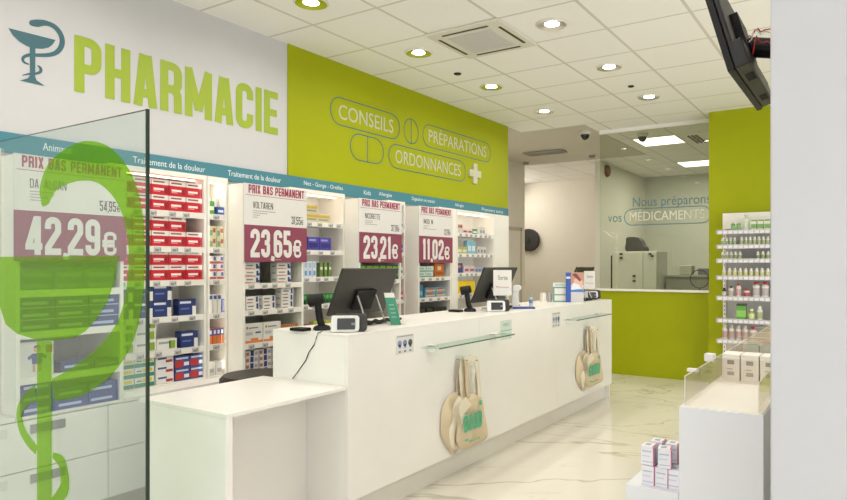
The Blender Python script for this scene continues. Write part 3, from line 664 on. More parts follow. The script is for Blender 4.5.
# bay D
Bd = 'bay behind first monitor'; X = -3.65
y2 = add(mk(.13, .065, .06, '8e8880', ('f', .55, .25, .95, .8, '40444f'), ('f', .1, .5, .45, .75, 'cfccc4')), 'grey carton', Bd, SHN[0], X, 3.365, 1.731, 1, 2); y2 = add(mk(.13, .065, .06, 'd0c9a8', ('f', .0, .55, 1, .85, 'cfae3c'), ('f', .1, .2, .9, .4, 'a09c88')), 'cream and yellow carton', Bd, SHN[0], X, y2, 1.731, 2, 2, counts=[2, 1])
y2 = add(mk(.08, .13, .05, '3f74b4', ('f', .1, .5, .9, .8, 'c3d6ea'), ('f', .2, .1, .8, .3, '76a84c')), 'sky blue carton', Bd, SHN[1], X, 3.365, 1.513, 2, 1); y2 = add(mk(.12, .1, .05, '4a44a0', ('f', .1, .2, .9, .55, '2f2b74'), ('f', .1, .7, .7, .85, '9e9ad6')), 'violet carton', Bd, SHN[1], X, y2, 1.513, 2, 1)
y2 = add(mk(.04, .12, .05, 'd5dde6', ('f', .2, .1, .8, .4, '6f9cc8'), ('f', .2, .6, .8, .9, 'a8bcd2')), 'slim pale blue carton', Bd, SHN[2], X, 3.365, 1.306, 6, 1); add(mk(.03, .11, .05, '6f8a4a', ('f', .1, .5, .9, .7, 'd9dec2')), 'slim olive carton', Bd, SHN[2], X, y2 + .02, 1.306, 3, 1, gap=.02)
add(mk(.036, .075, .06, '2f7a3e', ('f', .1, .1, .9, .4, '1f2f24'), ('f', .1, .55, .9, .9, '58b05c')), 'dark green carton', Bd, SHN[3], X, 3.37, 1.096, 12, 1)
y2 = add(mk(.07, .06, .05, 'b43848', ('f', .1, .3, .9, .6, 'e8d8d6')), 'crimson carton', Bd, SHN[4], X, 3.37, .881, 3, 1); add(mk(.06, .08, .05, 'b6c04a', ('f', .1, .3, .9, .6, 'e8e8d6')), 'lime carton', Bd, SHN[4], X, y2, .881, 3, 1)
# E
Be = 'second poster unit'; X = -3.5
add(mk(.08, .06, .06, '2c3a2a', ('f', .05, .5, .95, .9, '6fa03a'), ('f', .1, .1, .6, .35, '3f6e34')), 'dark green carton', Be, 'top shelf', X, 3.955, 1.276, 6, 2)
add(mk(.1, .09, .06, 'dfdcd6', ('f', .1, .2, .9, .5, '5f9f8a')), 'white and green carton', Be, 'second shelf', X, 3.955, 1.096, 4, 1)
# gap
Bg = 'gap before third poster'; X = -3.65
for k in range(4):
    add(mk(.05, .07, .05, ['dcdad6', '4456a0', 'e0dcd4', 'b8505c'][k], ('f', .1, .3, .9, .6, ['4456a0', 'dcdad6', '5a8a78', 'e8e0dc'][k])), ['white-blue', 'royal blue', 'white-teal', 'rose'][k] + ' carton', Bg, SHN[k], X, 4.5, ZS[k] + .006, 4, 1)
Bh = 'strip after third poster'
for k in range(4):
    add(mk(.06, .08, .05, ['b8505c', '34478e', 'dcdad6', '3b4fa0'][k], ('f', .1, .3, .9, .6, ['e8e0dc', 'c9cfe4', '4456a0', 'dcdad6'][k])), ['rose', 'navy', 'white-blue', 'royal blue'][k] + ' carton', Bh, SHN[k], X, 5.3, ZS[k] + .006, 3, 1)
# F
Bf = 'third poster unit'; X = -3.5
y2 = add(mk(.11, .05, .06, 'd6e0da', ('f', 0, .0, 1, .2, '4fa596'), ('f', .1, .4, .7, .7, '9cc4b8')), 'white carton with teal base', Bf, 'top shelf', X, 4.755, 1.286, 2, 2, gap=.01); add(mk(.15, .125, .06, 'c8712c', ('f', .3, .5, .7, .8, 'ead0b4'), ('f', .1, .15, .9, .35, 'a05018')), 'orange carton', Bf, 'top shelf', X, y2 + .01, 1.286, 1)
y2 = add(mk(.07, .12, .05, '3d82a6', ('f', .1, .2, .9, .5, '7fb4cc')), 'steel blue carton', Bf, 'second shelf', X, 4.755, 1.096, 1); add(mk(.17, .045, .07, '5f9fb8', ('f', .05, .2, .95, .5, 'e0b070'), ('f', .1, .6, .7, .85, 'c03c34')), 'pale blue and orange carton', Bf, 'second shelf', X, y2 + .02, 1.096, 2, 2)
add(mk(.1, .12, .06, '2a3128', ('f', .1, .2, .9, .6, '3a5a3a')), 'dark carton', Bf, 'third shelf', X, 4.755, .876, 4, 1, gap=.015)
# G
Bz = 'last lit bay'; X = -3.65
y2 = add(mk(.03, .09, .04, 'cfcac2', ('f', 0, .6, 1, .9, 'b04050')), 'slim red-topped carton', Bz, SHN[0], X, 5.63, 1.733, 3, 1); y2 = add(mk(.09, .05, .05, 'e2d8d4', ('f', .1, .2, .9, .6, 'b04050')), 'red and white low carton', Bz, SHN[0], X, y2, 1.733, 2, 1); y2 = add(mk(.1, .055, .05, '4a8a54', ('f', .1, .2, .9, .6, 'd6e4d4')), 'green low carton', Bz, SHN[0], X, y2, 1.733, 1, 1); add(mk(.06, .08, .05, 'd6d4cf', ('f', .2, .2, .8, .6, '8f9296')), 'pale grey carton', Bz, SHN[0], X, y2 + .03, 1.733, 2, 1)
y2 = add(mk(.09, .07, .05, 'b8b26a', ('f', .1, .2, .9, .6, 'dcd8c0')), 'olive carton', Bz, SHN[1], X, 5.63, 1.519, 2, 1); y2 = add(mk(.08, .14, .05, '86b6c8', ('f', .1, .2, .9, .6, 'd0e2e8')), 'tall pale blue carton', Bz, SHN[1], X, y2, 1.519, 2, 1); add(mk(.06, .08, .05, 'c9c7c4', ('f', .2, .2, .8, .6, '7f848c')), 'light grey carton', Bz, SHN[1], X, y2 + .03, 1.519, 3, 1)
y2 = add(mk(.1, .1, .05, '38487e', ('f', .1, .5, .7, .8, 'c87850')), 'navy and orange carton', Bz, SHN[2], X, 5.63, 1.316, 1, 1); y2 = add(mk(.1, .07, .05, 'd4c4c6', ('f', .1, .2, .9, .6, 'a85a70')), 'pink carton', Bz, SHN[2], X, y2 + .02, 1.316, 2, 1); add(mk(.06, .06, .05, 'aab0c4', ('f', .2, .2, .8, .6, '50608c')), 'grey-blue carton', Bz, SHN[2], X, y2 + .01, 1.316, 3, 1)
y2 = add(mk(.17, .13, .06, 'e4c41c', ('f', .1, .25, .5, .4, 'c89c10')), 'big yellow carton', Bz, SHN[3], X, 5.64, 1.096, 2, 1)
# A behind the screen
Ba = 'unit behind screen'; X = -3.5
add(mk(.15, .055, .07, '55705c', ('f', .1, .2, .9, .6, '7f9a86')), 'grey-green carton', Ba, 'top shelf', X, 1.51, 1.271, 3, 2)
add(mk(.16, .058, .08, '2c3b7c', ('f', .08, .3, .8, .55, 'a8b4dc'), ('f', 0, 0, 1, .08, 'b9bed0')), 'navy blue carton', Ba, 'second shelf', X, 1.51, 1.067, 3, 3)
o = add(mk(.16, .058, .08, '26376c', ('f', .08, .4, .8, .62, 'a8b4dc')), 'low navy carton', Ba, 'third shelf', X, 1.70, .846, 1); add(mk(.14, .045, .08, '30405c', ('f', .08, .4, .8, .62, '90a0bc')), 'slate carton', Ba, 'third shelf', X, 1.868, .846, 1)
add(mk(.155, .055, .08, '2c3f8c', ('f', .08, .3, .8, .55, 'b8c2e4')), 'royal blue carton', Ba, 'bottom shelf', X, 1.515, .6605, 3, 3, counts=[3, 3, 1])
t = thing('leaflet_card', 'white card with a cartoon child in blue, on shelf behind screen', 'card', (-3.52, 1.59, .846))
MB().box((-3.525, 1.512, .846), (-3.521, 1.665, 1.02), PAPER).build('card', t)
m = MB(); q = -3.5208
m.prism(WF, (q, 1.59, .87), [(-.02, 0), (-.008, 0), (-.008, .035), (.006, .035), (.006, 0), (.02, 0), (.02, .05), (-.02, .05)], .0004, cm('caa080')); m.prism(WF, (q, 1.59, .91), [(-.022, 0), (.022, 0), (.026, .03), (.04, .02), (.046, .034), (.02, .052), (-.02, .052), (-.044, .034), (-.036, .02), (-.026, .03)], .0006, cm('3a4a8a'))
m.prism(WF, (q, 1.59, .98), arc(0, 0, .016, 0, 340, 14), .0005, cm('d2aa88')); m.prism(WF, (q, 1.59, .984), arc(0, .002, .017, 10, 170, 10), .0007, cm('6a4a30')); m.box((q, 1.63, .96), (q + .0005, 1.66, 1.0), cm('c85a60')); m.build('picture', t)

# ------------------------------------------------------------------ glass screen with logo
YG = 1.2
t = thing('glass_screen', 'clear glass screen with dark edge and lime snake emblem', 'glass screen', (-2.7, YG, 0))
gx1 = at(146.2, 108, 'y', YG).x; gz = 1.893
MB().box((-3.46, YG, .01), (gx1 - .003, YG + .01, gz), MATS['screen_glass']).build('glass_pane', t)
e = MB(); e.box((gx1 - .003, YG - .0005, .01), (gx1 + .002, YG + .0105, gz + .002), DARKEDGE); e.box((-3.46, YG + .002, gz), (gx1 - .003, YG + .008, gz + .0018), DARKEDGE); e.build('glass_edge', t)
MB().box((-3.46, YG - .01, 0), (gx1, YG + .02, .01), SILVER).build('floor_channel', t)
def ug(x, y):
    p = at(x, y, 'y', YG); return (p.x, p.z)
LV = MATS['lime_vinyl']; tt = t
snk = [[(43, 206, 2), (45, 199, 20), (47, 190, 27), (53, 177, 31), (66, 167, 34), (84, 161, 37), (102, 164, 36), (117, 177, 34), (128, 196, 31), (134.5, 220, 27), (137, 245, 24), (137, 270, 24), (134, 300, 26), (128, 325, 28), (118, 345, 30), (102, 364, 32), (80, 380, 30), (60, 388, 24), (53.5, 389.5, 21)], [(36.5, 393, 16), (27, 399, 13), (20, 412, 11), (22, 428, 11), (29, 441, 11), (37, 450, 9)]]
tail_ = [(53.5, 455, 5), (62, 462, 13), (65, 475, 15), (65, 488, 15), (58, 499, 13), (53.5, 503, 11)]
bowl_ = [(-8, 257), (119, 256), (117, 266), (115, 280), (108, 301), (97, 319), (86, 331), (75, 337.5), (52, 341), (38, 340), (18, 334), (6, 324), (-2, 300)]
stem_ = [(38, 340.5), (52, 341.5), (52, 512), (38, 512)]
def ugs(x, y): return ug(x, y)
em = MB()
logo(RF, (0, YG - .0012, 0), lambda x, y: ug(x, y), bowl_, snk, tail_, stem_, [(32, 524), (38, 512.5), (52, 512.5), (60, 524), (75, 534), (15, 534)], LV, .0008, t)

# ------------------------------------------------------------------ counters
CXF, CYA, CYB, CZ = -2.33, 2.533, 6.55, 1.035
CB = -2.90
t = thing('service_counter', 'long white pharmacy service counter running along the room', 'counter', (CXF - .27, (CYA + CYB) / 2, 0))
MB().box((CB, CYA, CZ - .012), (CXF, CYB, CZ), WHITE).build('worktop', t, bevel=.0015)
sy = [CYA, 3.86, 5.18, CYB]
for i in range(3):
    MB().box((CXF - .02, sy[i] + (.0007 if i else 0), .155), (CXF, sy[i + 1] - .0007, CZ - .0125), WHITE).build('front_panel', t)
for a in (CYA, CYB - .02): MB().box((CB, a, .0), (CXF - .021, a + .02, CZ - .0125), WHITE).build('end_panel', t)
MB().box((CB, CYA + .02, .0), (CB + .02, CYB - .02, CZ - .0125), WHITE).build('back_panel', t)
MB().box((CXF - .08, CYA + .02, 0), (CXF - .07, CYB - .02, .155), M('plinth_dull', 'ebe7de', .45)).build('plinth', t)
LZ = .762; LX0, LX1, LY0, LY1 = -2.925, -2.34, 1.79, CYA - .001
t = thing('low_counter', 'lower white accessible counter joined to the end of the service counter', 'counter', (-2.6, 2.16, 0))
MB().box((LX0 - .055, LY0, LZ - .018), (LX1, LY1, LZ), WHITE).build('worktop', t, bevel=.0015)
MB().box((LX0, LY0, 0), (LX1 - .002, LY0 + .035, LZ - .0185), WHITE).build('side_panel', t, bevel=.001)
MB().box((-2.655, LY0 + .035, 0), (-2.635, LY1, LZ - .0185), WHITE).build('modesty_panel', t)
# glass shelves
def gshelf(pl, pfl, pr, label, depth):
    z = at(pl[0], pl[1], 'x', CXF).z; y0 = at(pl[0], pl[1], 'x', CXF).y; y1 = ypos(pr, CXF + depth) 
    t = thing('glass_shelf', label, 'glass shelf', (CXF, (y0 + y1) / 2, z), 'glass shelves on the counter front')
    MB().prism((Vector((0, 1, 0)), Vector((1, 0, 0)), Vector((0, 0, 1))), (CXF + .001, 0, z), [(y0, 0), (y0 + .02, depth), (y1, depth), (y1, 0)], .008, MATS['shelf_glass']).build('glass_pane', t)
    MB().box((CXF + depth, y0 + .02, z), (CXF + depth + .003, y1, z + .008), M('green_glass_edge', '4f7a68', .15)).build('glass_edge', t)
    for yy in (y0 + .09, y1 - .12):
        b_ = MB(); b_.box((CXF + .001, yy - .02, z - .03), (CXF + .05, yy + .02, z - .001), WHITE); b_.box((CXF + .001, yy - .02, z + .009), (CXF + .04, yy + .02, z + .018), WHITE); b_.build('bracket', t, bevel=.003)
gshelf((421, 348.5), 0, 514.5, 'clear glass shelf on counter front above the closer tote bags', .12)
gshelf((563, 320.5), 0, 611.5, 'clear glass shelf on counter front above the farther tote bags', .12)
def sticker(x0, y0, x1, y1, label, kind):
    a = at(x0, y0, 'x', CXF); b = at(x1, y1, 'x', CXF); zt, zb = a.z, at(x0, y1, 'x', CXF).z
    t = thing('sticker', label, 'sticker', (CXF, (a.y + b.y) / 2, (zt + zb) / 2)); w_, h_ = b.y - a.y, zt - zb
    base = M('sticker_pale', 'd9dad8', .4) if kind != 'teal' else M('sticker_mint', 'cfdcd2', .4)
    MB().box((CXF, a.y, zb), (CXF + .001, b.y, zt), base).build('backing', t)
    m = MB()
    if kind == 'icons':
        m.box((CXF + .001, a.y + .05 * w_, zt - .1 * h_), (CXF + .0014, b.y - .05 * w_, zt - .04 * h_), cm('b09a9a'))
        for k in range(3):
            yc = a.y + w_ * (.2 + .3 * k)
            m.prism(WF, (CXF + .001, yc, zb + .55 * h_), arc(0, 0, .12 * w_, 0, 340, 12), .0004, cm(['8f93b8', '7a86b0', '4f6a5c'][k])); m.box((CXF + .001, yc - .05 * w_, zb + .3 * h_), (CXF + .0014, yc + .06 * w_, zb + .5 * h_), cm(['b9bccf', '8f98ba', '6e7c88'][k]))
            m.box((CXF + .001, yc - .06 * w_, zb + .08 * h_), (CXF + .0014, yc + .06 * w_, zb + .16 * h_), cm('6a6a6a'))
    else:
        put_text(m, 'RESPECT', WF, (CXF + .001, a.y + .25 * w_, zt - .3 * h_), .55 * w_, .14 * h_, cm('2f7a6c'), .0003)
        m.box((CXF + .001, a.y, zb + .45 * h_), (CXF + .0014, b.y, zb + .48 * h_), cm('3f9080'))
        for k in range(2): m.prism(WF, (CXF + .001, a.y + w_ * (.5 + .25 * k), zb + .17 * h_), arc(0, 0, .05 * w_, 0, 340, 10), .0004, cm('b04848'))
    m.build('lettering', t)
sticker(396, 336, 413.5, 355, 'small three-icon sticker on counter front beside the first monitor', 'icons')
sticker(500.5, 321, 511.5, 340.5, 'mint sticker on counter front at end of closer glass shelf', 'teal')
sticker(552, 313, 560, 328, 'small three-icon sticker just before the farther glass shelf', 'icons')

# ------------------------------------------------------------------ tote bags
CLOTH = M('canvas', 'd6c5a6', .9, var=.12); CLOTH2 = M('canvas_pale', 'e8dec8', .9, var=.08); PRINTG = M('print_green_ink', '56b48a', .7)
def cushion(outline, bulge, mat, name, parent, X, rings=5, ph=0, wr=.006):
    cy_ = sum(p[0] for p in outline) / len(outline); cz_ = sum(p[1] for p in outline) / len(outline)
    n = len(outline); vs = []; fs = []
    for k in range(rings + 1):
        s = 1 - k / (rings + .0); hgt = bulge * math.sqrt(max(0, 1 - s ** 2.2))
        for i, p in enumerate(outline):
            yy, zz = cy_ + (p[0] - cy_) * s, cz_ + (p[1] - cz_) * s
            w_ = wr * math.sin(yy * 34 + ph + zz * 9) * (1 - s ** 4) + wr * .6 * math.sin(zz * 27 + ph * 2) * (1 - s ** 4)
            vs.append((X + hgt + w_, yy, zz))
            if k == rings: pass
    for k in range(rings):
        for i in range(n): fs.append((k * n + i, k * n + (i + 1) % n, (k + 1) * n + (i + 1) % n, (k + 1) * n + i))
    b0 = len(vs)
    vs += [(X - .004, p[0], p[1]) for p in outline]; fs += [(i, b0 + i, b0 + (i + 1) % n, (i + 1) % n) for i in range(n)]
    fs.append(tuple(b0 + i for i in range(n)))
    return MB().add(vs, fs, mat).build(name, parent, smooth=True)
def bez(pts, n=6):
    out = []; N_ = len(pts)  # closed smooth outline
    for i in range(N_):
        p0, p1, p2, p3 = [Vector(pts[(i + j) % N_]) for j in (-1, 0, 1, 2)]
        for k in range(n):
            u = k / n; out.append(tuple(.5 * (2 * p1 + (p2 - p0) * u + (2 * p0 - 5 * p1 + 4 * p2 - p3) * u * u + (3 * p1 - p0 - 3 * p2 + p3) * u ** 3)))
    return out
def bag_set(ox, oy, kx, ky, which):
    """a bunch of three folded bags; outlines traced from their real outline on the counter-front plane"""
    gl = 'canvas tote bags hanging on the counter front'
    def mp(pts, X):
        out = []
        for x, y in pts:
            p = at(ox + (x - 466) * kx, oy + (y - 358) * ky, 'x', X); out.append((p.y, p.z))
        return out
    back = [(450.4, 394), (457.6, 391.8), (462, 399), (457, 415), (453, 432), (457, 447), (453.5, 454), (447, 448), (442, 436), (440.8, 425), (442.4, 410), (446, 399)]
    mid = [(454, 402.6), (461, 396.5), (467, 402.6), (460, 412), (457, 426.5), (457, 441), (459.6, 448), (453.6, 449.5), (449.5, 441), (449, 426), (451.5, 412)]
    fro = [(467.2, 396.6), (473.2, 393.7), (479.2, 394.9), (482.3, 401.4), (484.7, 417), (487.5, 431), (486, 438.5), (476, 444.5), (466, 449.3), (460, 448.1), (456.6, 441), (457.2, 429), (460.2, 414.5), (463.6, 402.5)]
    specs = [(back, .012, .022, 'rearmost folded canvas tote bag hanging %s', 1.0, [[(462, 359), (458.5, 368), (457.5, 380), (456.5, 394)], [(464, 359), (461, 372), (460, 384), (460, 398)]]),
             (mid, .034, .02, 'middle folded canvas tote bag hanging %s', 2.0, [[(461.5, 360), (459.5, 372), (460.5, 385), (462, 400)], [(465, 359), (463.5, 372), (463, 386), (464, 401)], [(473, 361), (474.5, 370), (473, 382), (475, 398)]]),
             (fro, .056, .03, 'front canvas tote bag with green GOOD print hanging %s', 3.0, [[(464, 358.5), (466, 368), (466, 384), (467.5, 398)], [(463, 359.5), (469, 357.5), (474, 359), (476, 372), (477, 384), (477.5, 397)]])]
    for k, (ol, xo, bl, lb, ph, hs) in enumerate(specs):
        X = CXF + xo; q = mp([(x + (.7 * math.sin(3.1 * i + k)), y + .7 * math.cos(2.3 * i + k)) if k < 2 else (x, y) for i, (x, y) in enumerate(ol)], X); yc = sum(a for a, b in q) / len(q); zb = min(b for a, b in q)
        t = thing('tote_bag', lb % which, 'tote bag', (X, yc, zb), gl)
        cushion(bez(q, 4), bl, CLOTH if k != 1 else CLOTH2, 'bag_body', t, X + .002, ph=ph, wr=.016 if k < 2 else .009)
        sc = abs(mp([(460, 360)], X)[0][0] - mp([(461, 360)], X)[0][0])
        for j, pth in enumerate(hs):
            MB().strip(WF, (X + .006 + .007 * j, 0, 0), bez(mp(pth, X) + [], 1) if 0 else mp(pth, X), sc * 3.1, .004, CLOTH2 if (j + k) % 2 else CLOTH).build('handle', t)
        if k == 2:
            MB().prism(WF, (X, 0, 0), mp([(456, 402), (461, 396), (467, 404), (460.5, 411), (457.5, 424), (454.5, 412)], X), .003, CLOTH2, z0=.034).build('flap', t)
            m = MB(); xx = X + bl + .014
            g = mp([(463.5, 433), (482, 429)], xx); h_ = mp([(470, 413.5)], xx)[0][1] - mp([(470, 431)], xx)[0][1]
            block_text(m, 'GOOD', WF, (xx, g[0][0], g[0][1] - .004), g[1][0] - g[0][0], h_ * .95, PRINTG, .0, t=.17, wl=.42, gap=.06, depth=.001)
            for a, b, c_, d_ in ((466, 441.5, 468.5, 439), (470, 440.0, 480, 439.5), (480.3, 405, 481.8, 400), (464.5, 414, 468, 413.2)):
                (ya, za), (yb, zb_) = mp([(a, b), (c_, d_)], xx)
                if c_ - a > 5: za = (za + zb_) / 2; zb_ = za + .004
                m.box((xx - .006, ya, za), (xx + .0005, yb, zb_), PRINTG)
            m.build('lettering', t)
    for px, lb in ((463, 'rear'), (473, 'front')):
        (ya, za), = mp([(px, 360)], CXF + .05)
        tag(MB().box((CXF, ya - .004, za - .004), (CXF + .085, ya + .004, za + .004), SILVER).build('wall_hook', origin=(CXF, ya, za)), 'small metal hook holding the %s handles of tote bags %s' % (lb, which), 'hook')
bag_set(466, 358, 1, 1, 'under the closer glass shelf')
bag_set(590.5, 328, .583, .65, 'under the farther glass shelf')

# ------------------------------------------------------------------ counter-top equipment
def monitor(Xt, Y, width, label, note=None):
    """24 inch display, back towards the customer, leaning back"""
    z0, z1_ = CZ + .062, 1.378; dx = .124; Xb = Xt - dx
    up = Vector((dx, 0, z1_ - z0)).normalized(); R = Vector((0, 1, 0)); N = R.cross(up); h = math.hypot(dx, z1_ - z0)
    c = Vector(((Xt + Xb) / 2, Y + width / 2, (z0 + z1_) / 2))
    t = thing('computer_monitor', label, 'monitor', (c.x + .02, c.y, CZ))
    MB().obox(c, R, up, N, width, h, .018, DGREY).build('housing', t, bevel=.003)
    MB().obox(c - N * .0095, R, up, N, width - .02, h - .02, .001, M('screen_dark', '15171a', .1)).build('screen', t)
    MB().obox(c + N * .018 - up * .05, R, up, N, .18, .13, .02, BLACK).build('mount_plate', t, bevel=.004)
    for s_ in (-1, 1):
        a = c + N * .03 + R * (s_ * .085) - up * .015; b = Vector((a.x + .075, a.y, CZ + .012))
        MB().cyl(a, b, .006, .006, SILVER, 10).build('stand_leg', t)
        MB().cyl(b + Vector((.01, 0, -.004)), b + Vector((-.17, 0, -.004)), .006, .006, SILVER, 10).build('stand_foot', t)
    b0 = c + N * .03
    MB().box((b0.x + .055, c.y - .09, CZ + .002), (b0.x + .07, c.y + .09, CZ + .014), SILVER).build('stand_bar', t)
    m = MB()
    for k in range(3):
        m.tube([(b0.x + .02 + .03 * k, c.y - .12 + .11 * q + .02 * math.sin(q * 2 + k), CZ + .009 + .012 * math.sin(q * 3 + k) ** 2) for q in [u / 4 for u in range(13)]], .008, BLACK)
    m.build('cable', t)
    return t
monitor(-2.618, 2.80, .517, 'dark grey monitor seen from behind, first on the service counter')
monitor(-2.60, 4.385, .55, 'dark monitor seen from behind with white Sortie paper taped on')
monitor(-2.50, 6.02, .47, 'dark monitor at the far counter end with white paper note')
# taped papers
def paper(x0, y0, x1, y1, X, Y, label, big):
    t = thing('paper_note', label, 'paper', (X, Y, 1.2))
    a = Vector((X, Y, 0)); r = Vector((CS * .6 + .4 * 0, .0, 0))
    R = Vector((.35, .94, 0)).normalized(); N = Vector((R.y, -R.x, 0)); U = Vector((.06, 0, 1)).normalized()
    # corners projected onto the paper's own plane
    def on(px, py):
        aa = (px - CX) / F; bb = -(py - HY) / F; D = Vector((aa * CS - SN, aa * SN + CS, bb)); O_ = Vector((0, 0, CH)); P0 = Vector((X, Y, 1.2)); nn = R.cross(U)
        return O_ + D * ((P0 - O_).dot(nn) / D.dot(nn))
    c0, c1, c2, c3 = on(x0, y1), on(x1, y1), on(x1, y0), on(x0, y0); nn = (R.cross(U)).normalized(); nn = nn if nn.x > 0 else -nn
    MB().add([c0, c1, c2, c3] + [c - nn * .001 for c in (c0, c1, c2, c3)], [(0, 1, 2, 3), (7, 6, 5, 4), (0, 4, 5, 1), (1, 5, 6, 2), (2, 6, 7, 3), (3, 7, 4, 0)], PAPER).build('sheet', t)
    m = MB(); w_ = (c1 - c0).length; h_ = (c3 - c0).length; Rr = (c1 - c0).normalized(); Ur = (c3 - c0).normalized()
    put_text(m, 'Sortie', (Rr, Ur, nn), c0 + Rr * w_ * .24 + Ur * h_ * .62, w_ * .54, h_ * .18, INK, .0008)
    put_text(m, 'Pharmacie', (Rr, Ur, nn), c0 + Rr * w_ * .14 + Ur * h_ * .3, w_ * .7, h_ * .07, M('red_ink', 'b04a50', .6), .0008)
    m.build('lettering', t)
paper(493.4, 270, 511.6, 295.5, -2.545, 4.60, 'white paper reading Sortie taped to back of the second monitor', 1)
paper(584, 271, 595, 289, -2.45, 6.2, 'white paper taped to back of the monitor at counter end', 0)

def terminal(px, py, s_, label, X=-2.42):
    """card terminal standing on the counter; px,py lower-left front corner"""
    o = at(px, py, 'z', CZ); t = thing('payment_terminal', label, 'payment terminal', o, 'card payment terminals on the counter')
    R = Vector((CS * .93, SN * 1.2, 0)).normalized(); N = Vector((R.y, -R.x, 0)); U = (Vector((0, 0, 1)) - N * .25).normalized()
    w_, h_ = .175 * s_, .088 * s_; c = o + R * (w_ / 2) + Vector((0, 0, h_ / 2 + .002)) - N * .05 * s_
    fr_ = (R, U, N)
    def rr(w, h, r): return arc(w / 2 - r, h / 2 - r, r, 0, 90) + arc(-w / 2 + r * .5, h / 2 - r * .5, r * .5, 90, 180) + arc(-w / 2 + r * .4, -h / 2 + r * .4, r * .4, 180, 270) + arc(w / 2 - r, -h / 2 + r, r, 270, 360)
    MB().prism(fr_, c - R * .012 * s_, rr(w_ * .86, h_, .018 * s_), .03 * s_, M('term_white', 'e0e0de', .35)).build('housing', t, bevel=.003)
    MB().prism(fr_, c + R * .016 * s_ + U * .004, rr(w_ * 1.0, h_ * 1.12, .02 * s_), .04 * s_, M('term_dark', '2d2c2d', .4), z0=-.036 * s_).build('rear_shell', t, bevel=.004)
    MB().prism(fr_, c - R * .006 * s_, rr(w_ * .55, h_ * .7, .008 * s_), .004 * s_, M('term_screen', '3b3d42', .25), z0=.029 * s_).build('screen', t)
    m = MB()
    for k in range(4): m.strip(fr_, c + R * (.018 + .006 * k) * s_, arc(0, 0, .008 * s_, -50, 50, 4), .0018 * s_, .0005, M('term_mark', 'c9ccd2', .5), z0=.0336 * s_)
    m.build('contactless_mark', t)
terminal(330.5, 333, 1.0, 'white and dark card terminal in front of the first monitor')
terminal(487.5, 312, .95, 'white and dark card terminal in front of the second monitor')
terminal(585.5, 299.2, .95, 'white and dark card terminal at the far end of the counter')
def scanner(px, py, label, flip=1):
    o = at(px, py, 'z', CZ); t = thing('barcode_scanner', label, 'barcode scanner', o)
    MB().lathe(o, [(.045, 0), (.05, .008), (.042, .022), (.018, .03), (.0001, .03)], BLACK, 20).build('base', t, smooth=True)
    R = Vector((CS, SN, 0)); 
    MB().tube([o + Vector((0, 0, .02)) + R * 0, o + R * -.012 + Vector((0, 0, .06)), o + R * -.02 + Vector((0, 0, .11)), o + R * -.022 + Vector((0, 0, .145))], .02, BLACK, 12).build('handle', t, smooth=True)
    h_ = o + R * -.03 + Vector((0, 0, .165))
    m = MB().cyl(h_ - R * .045 + Vector((0, 0, -.006)), h_ + R * .04 + Vector((0, 0, .012)), .036, .028, BLACK, 16); m.build('head', t, bevel=.008, smooth=False)
    m = MB().box((o.x - .12, o.y - .13, o.z), (o.x - .02, o.y - .06, o.z + .018), BLACK); m.build('cradle', t, bevel=.006)
scanner(322, 330, 'black handheld scanner on stand beside the first monitor')
scanner(470, 311.5, 'black handheld scanner on stand beside the second monitor')
# cable down counter end
m = MB(); pts = [at(x, y, 'y', CYA - .004) for x, y in ((318, 333), (316.5, 337), (314, 345), (309, 352), (306, 360), (301, 367), (297, 373), (292.5, 378.5))]
pts = [at(322, 331.5, 'z', CZ + .003)] + [at(320, 332.5, 'y', CYA - .003)] + pts
tag(m.tube(pts, .0025, BLACK).build('scanner_cable', origin=pts[0]), 'thin black cable hanging down the end of the service counter', 'cable')
# leaflet stand
t = thing('leaflet_stand', 'tilted green leaflet in clear stand beside the first monitor', 'leaflet', at(396, 325, 'z', CZ))
Pq = t.location; Rl = Vector((CS, SN, 0)); Nl = Vector((SN, -CS, 0)); Ul = (Vector((0, 0, 1)) - Rl * .22).normalized()
MB().obox(Pq + Ul * .10, Rl, Ul, Nl, .062, .2, .003, M('leaf_green', '3f8f73', .5)).build('leaflet', t)
m = MB().obox(Pq + Ul * .185 + Nl * .002, Rl, Ul, Nl, .062, .03, .001, PAPER)
for k in range(4): m.obox(Pq + Ul * (.05 + .025 * k) + Nl * .002, Rl, Ul, Nl, .03, .004, .001, cm('a8d0c0'))
m.build('lettering', t)
MB().box((Pq.x - .03, Pq.y - .05, CZ), (Pq.x + .035, Pq.y + .05, CZ + .006), MATS['acrylic']).build('stand_base', t)
# white reader + blue mat + tube
bm_ = at(525, 308.5, 'z', CZ); 
tag(MB().prism((Vector((CS, SN, 0)), Vector((-SN, CS, 0)), Vector((0, 0, 1))), (bm_.x, bm_.y, CZ), [(-.1, -.06), (.08, -.06), (.08, .06), (-.1, .06)], .014, cm('28408f')).build('blue_tray', bevel=.004), 'flat dark blue tray on counter beside the second monitor', 'tray')
t = thing('card_reader', 'white upright reader with rounded head standing on the blue tray', 'reader', (bm_.x - .07, bm_.y - .035, CZ + .0145))
q = t.location; MB().prism((Vector((CS, SN, 0)), Vector((0, 0, 1)), Vector((SN, -CS, 0))), q, [(-.038, 0), (.03, 0), (.022, .1), (.026, .14), (-.03, .14), (-.03, .08)], .03, M('reader_white', 'd8d6d2', .35)).build('body', t, bevel=.004)
MB().prism((Vector((CS, SN, 0)), Vector((0, 0, 1)), Vector((SN, -CS, 0))), q + Vector((0, 0, .13)), [(-.035, .0), (.02, .0), (.05, .022), (.045, .045), (.01, .055), (-.03, .04)], .045, MATS['reader_white'], z0=-.008).build('head', t, bevel=.008)
q = Vector((bm_.x + .045, bm_.y + .02, CZ + .0145))
t = thing('gel_bottle', 'slim clear bottle with blue label standing on the blue tray', 'bottle', q)
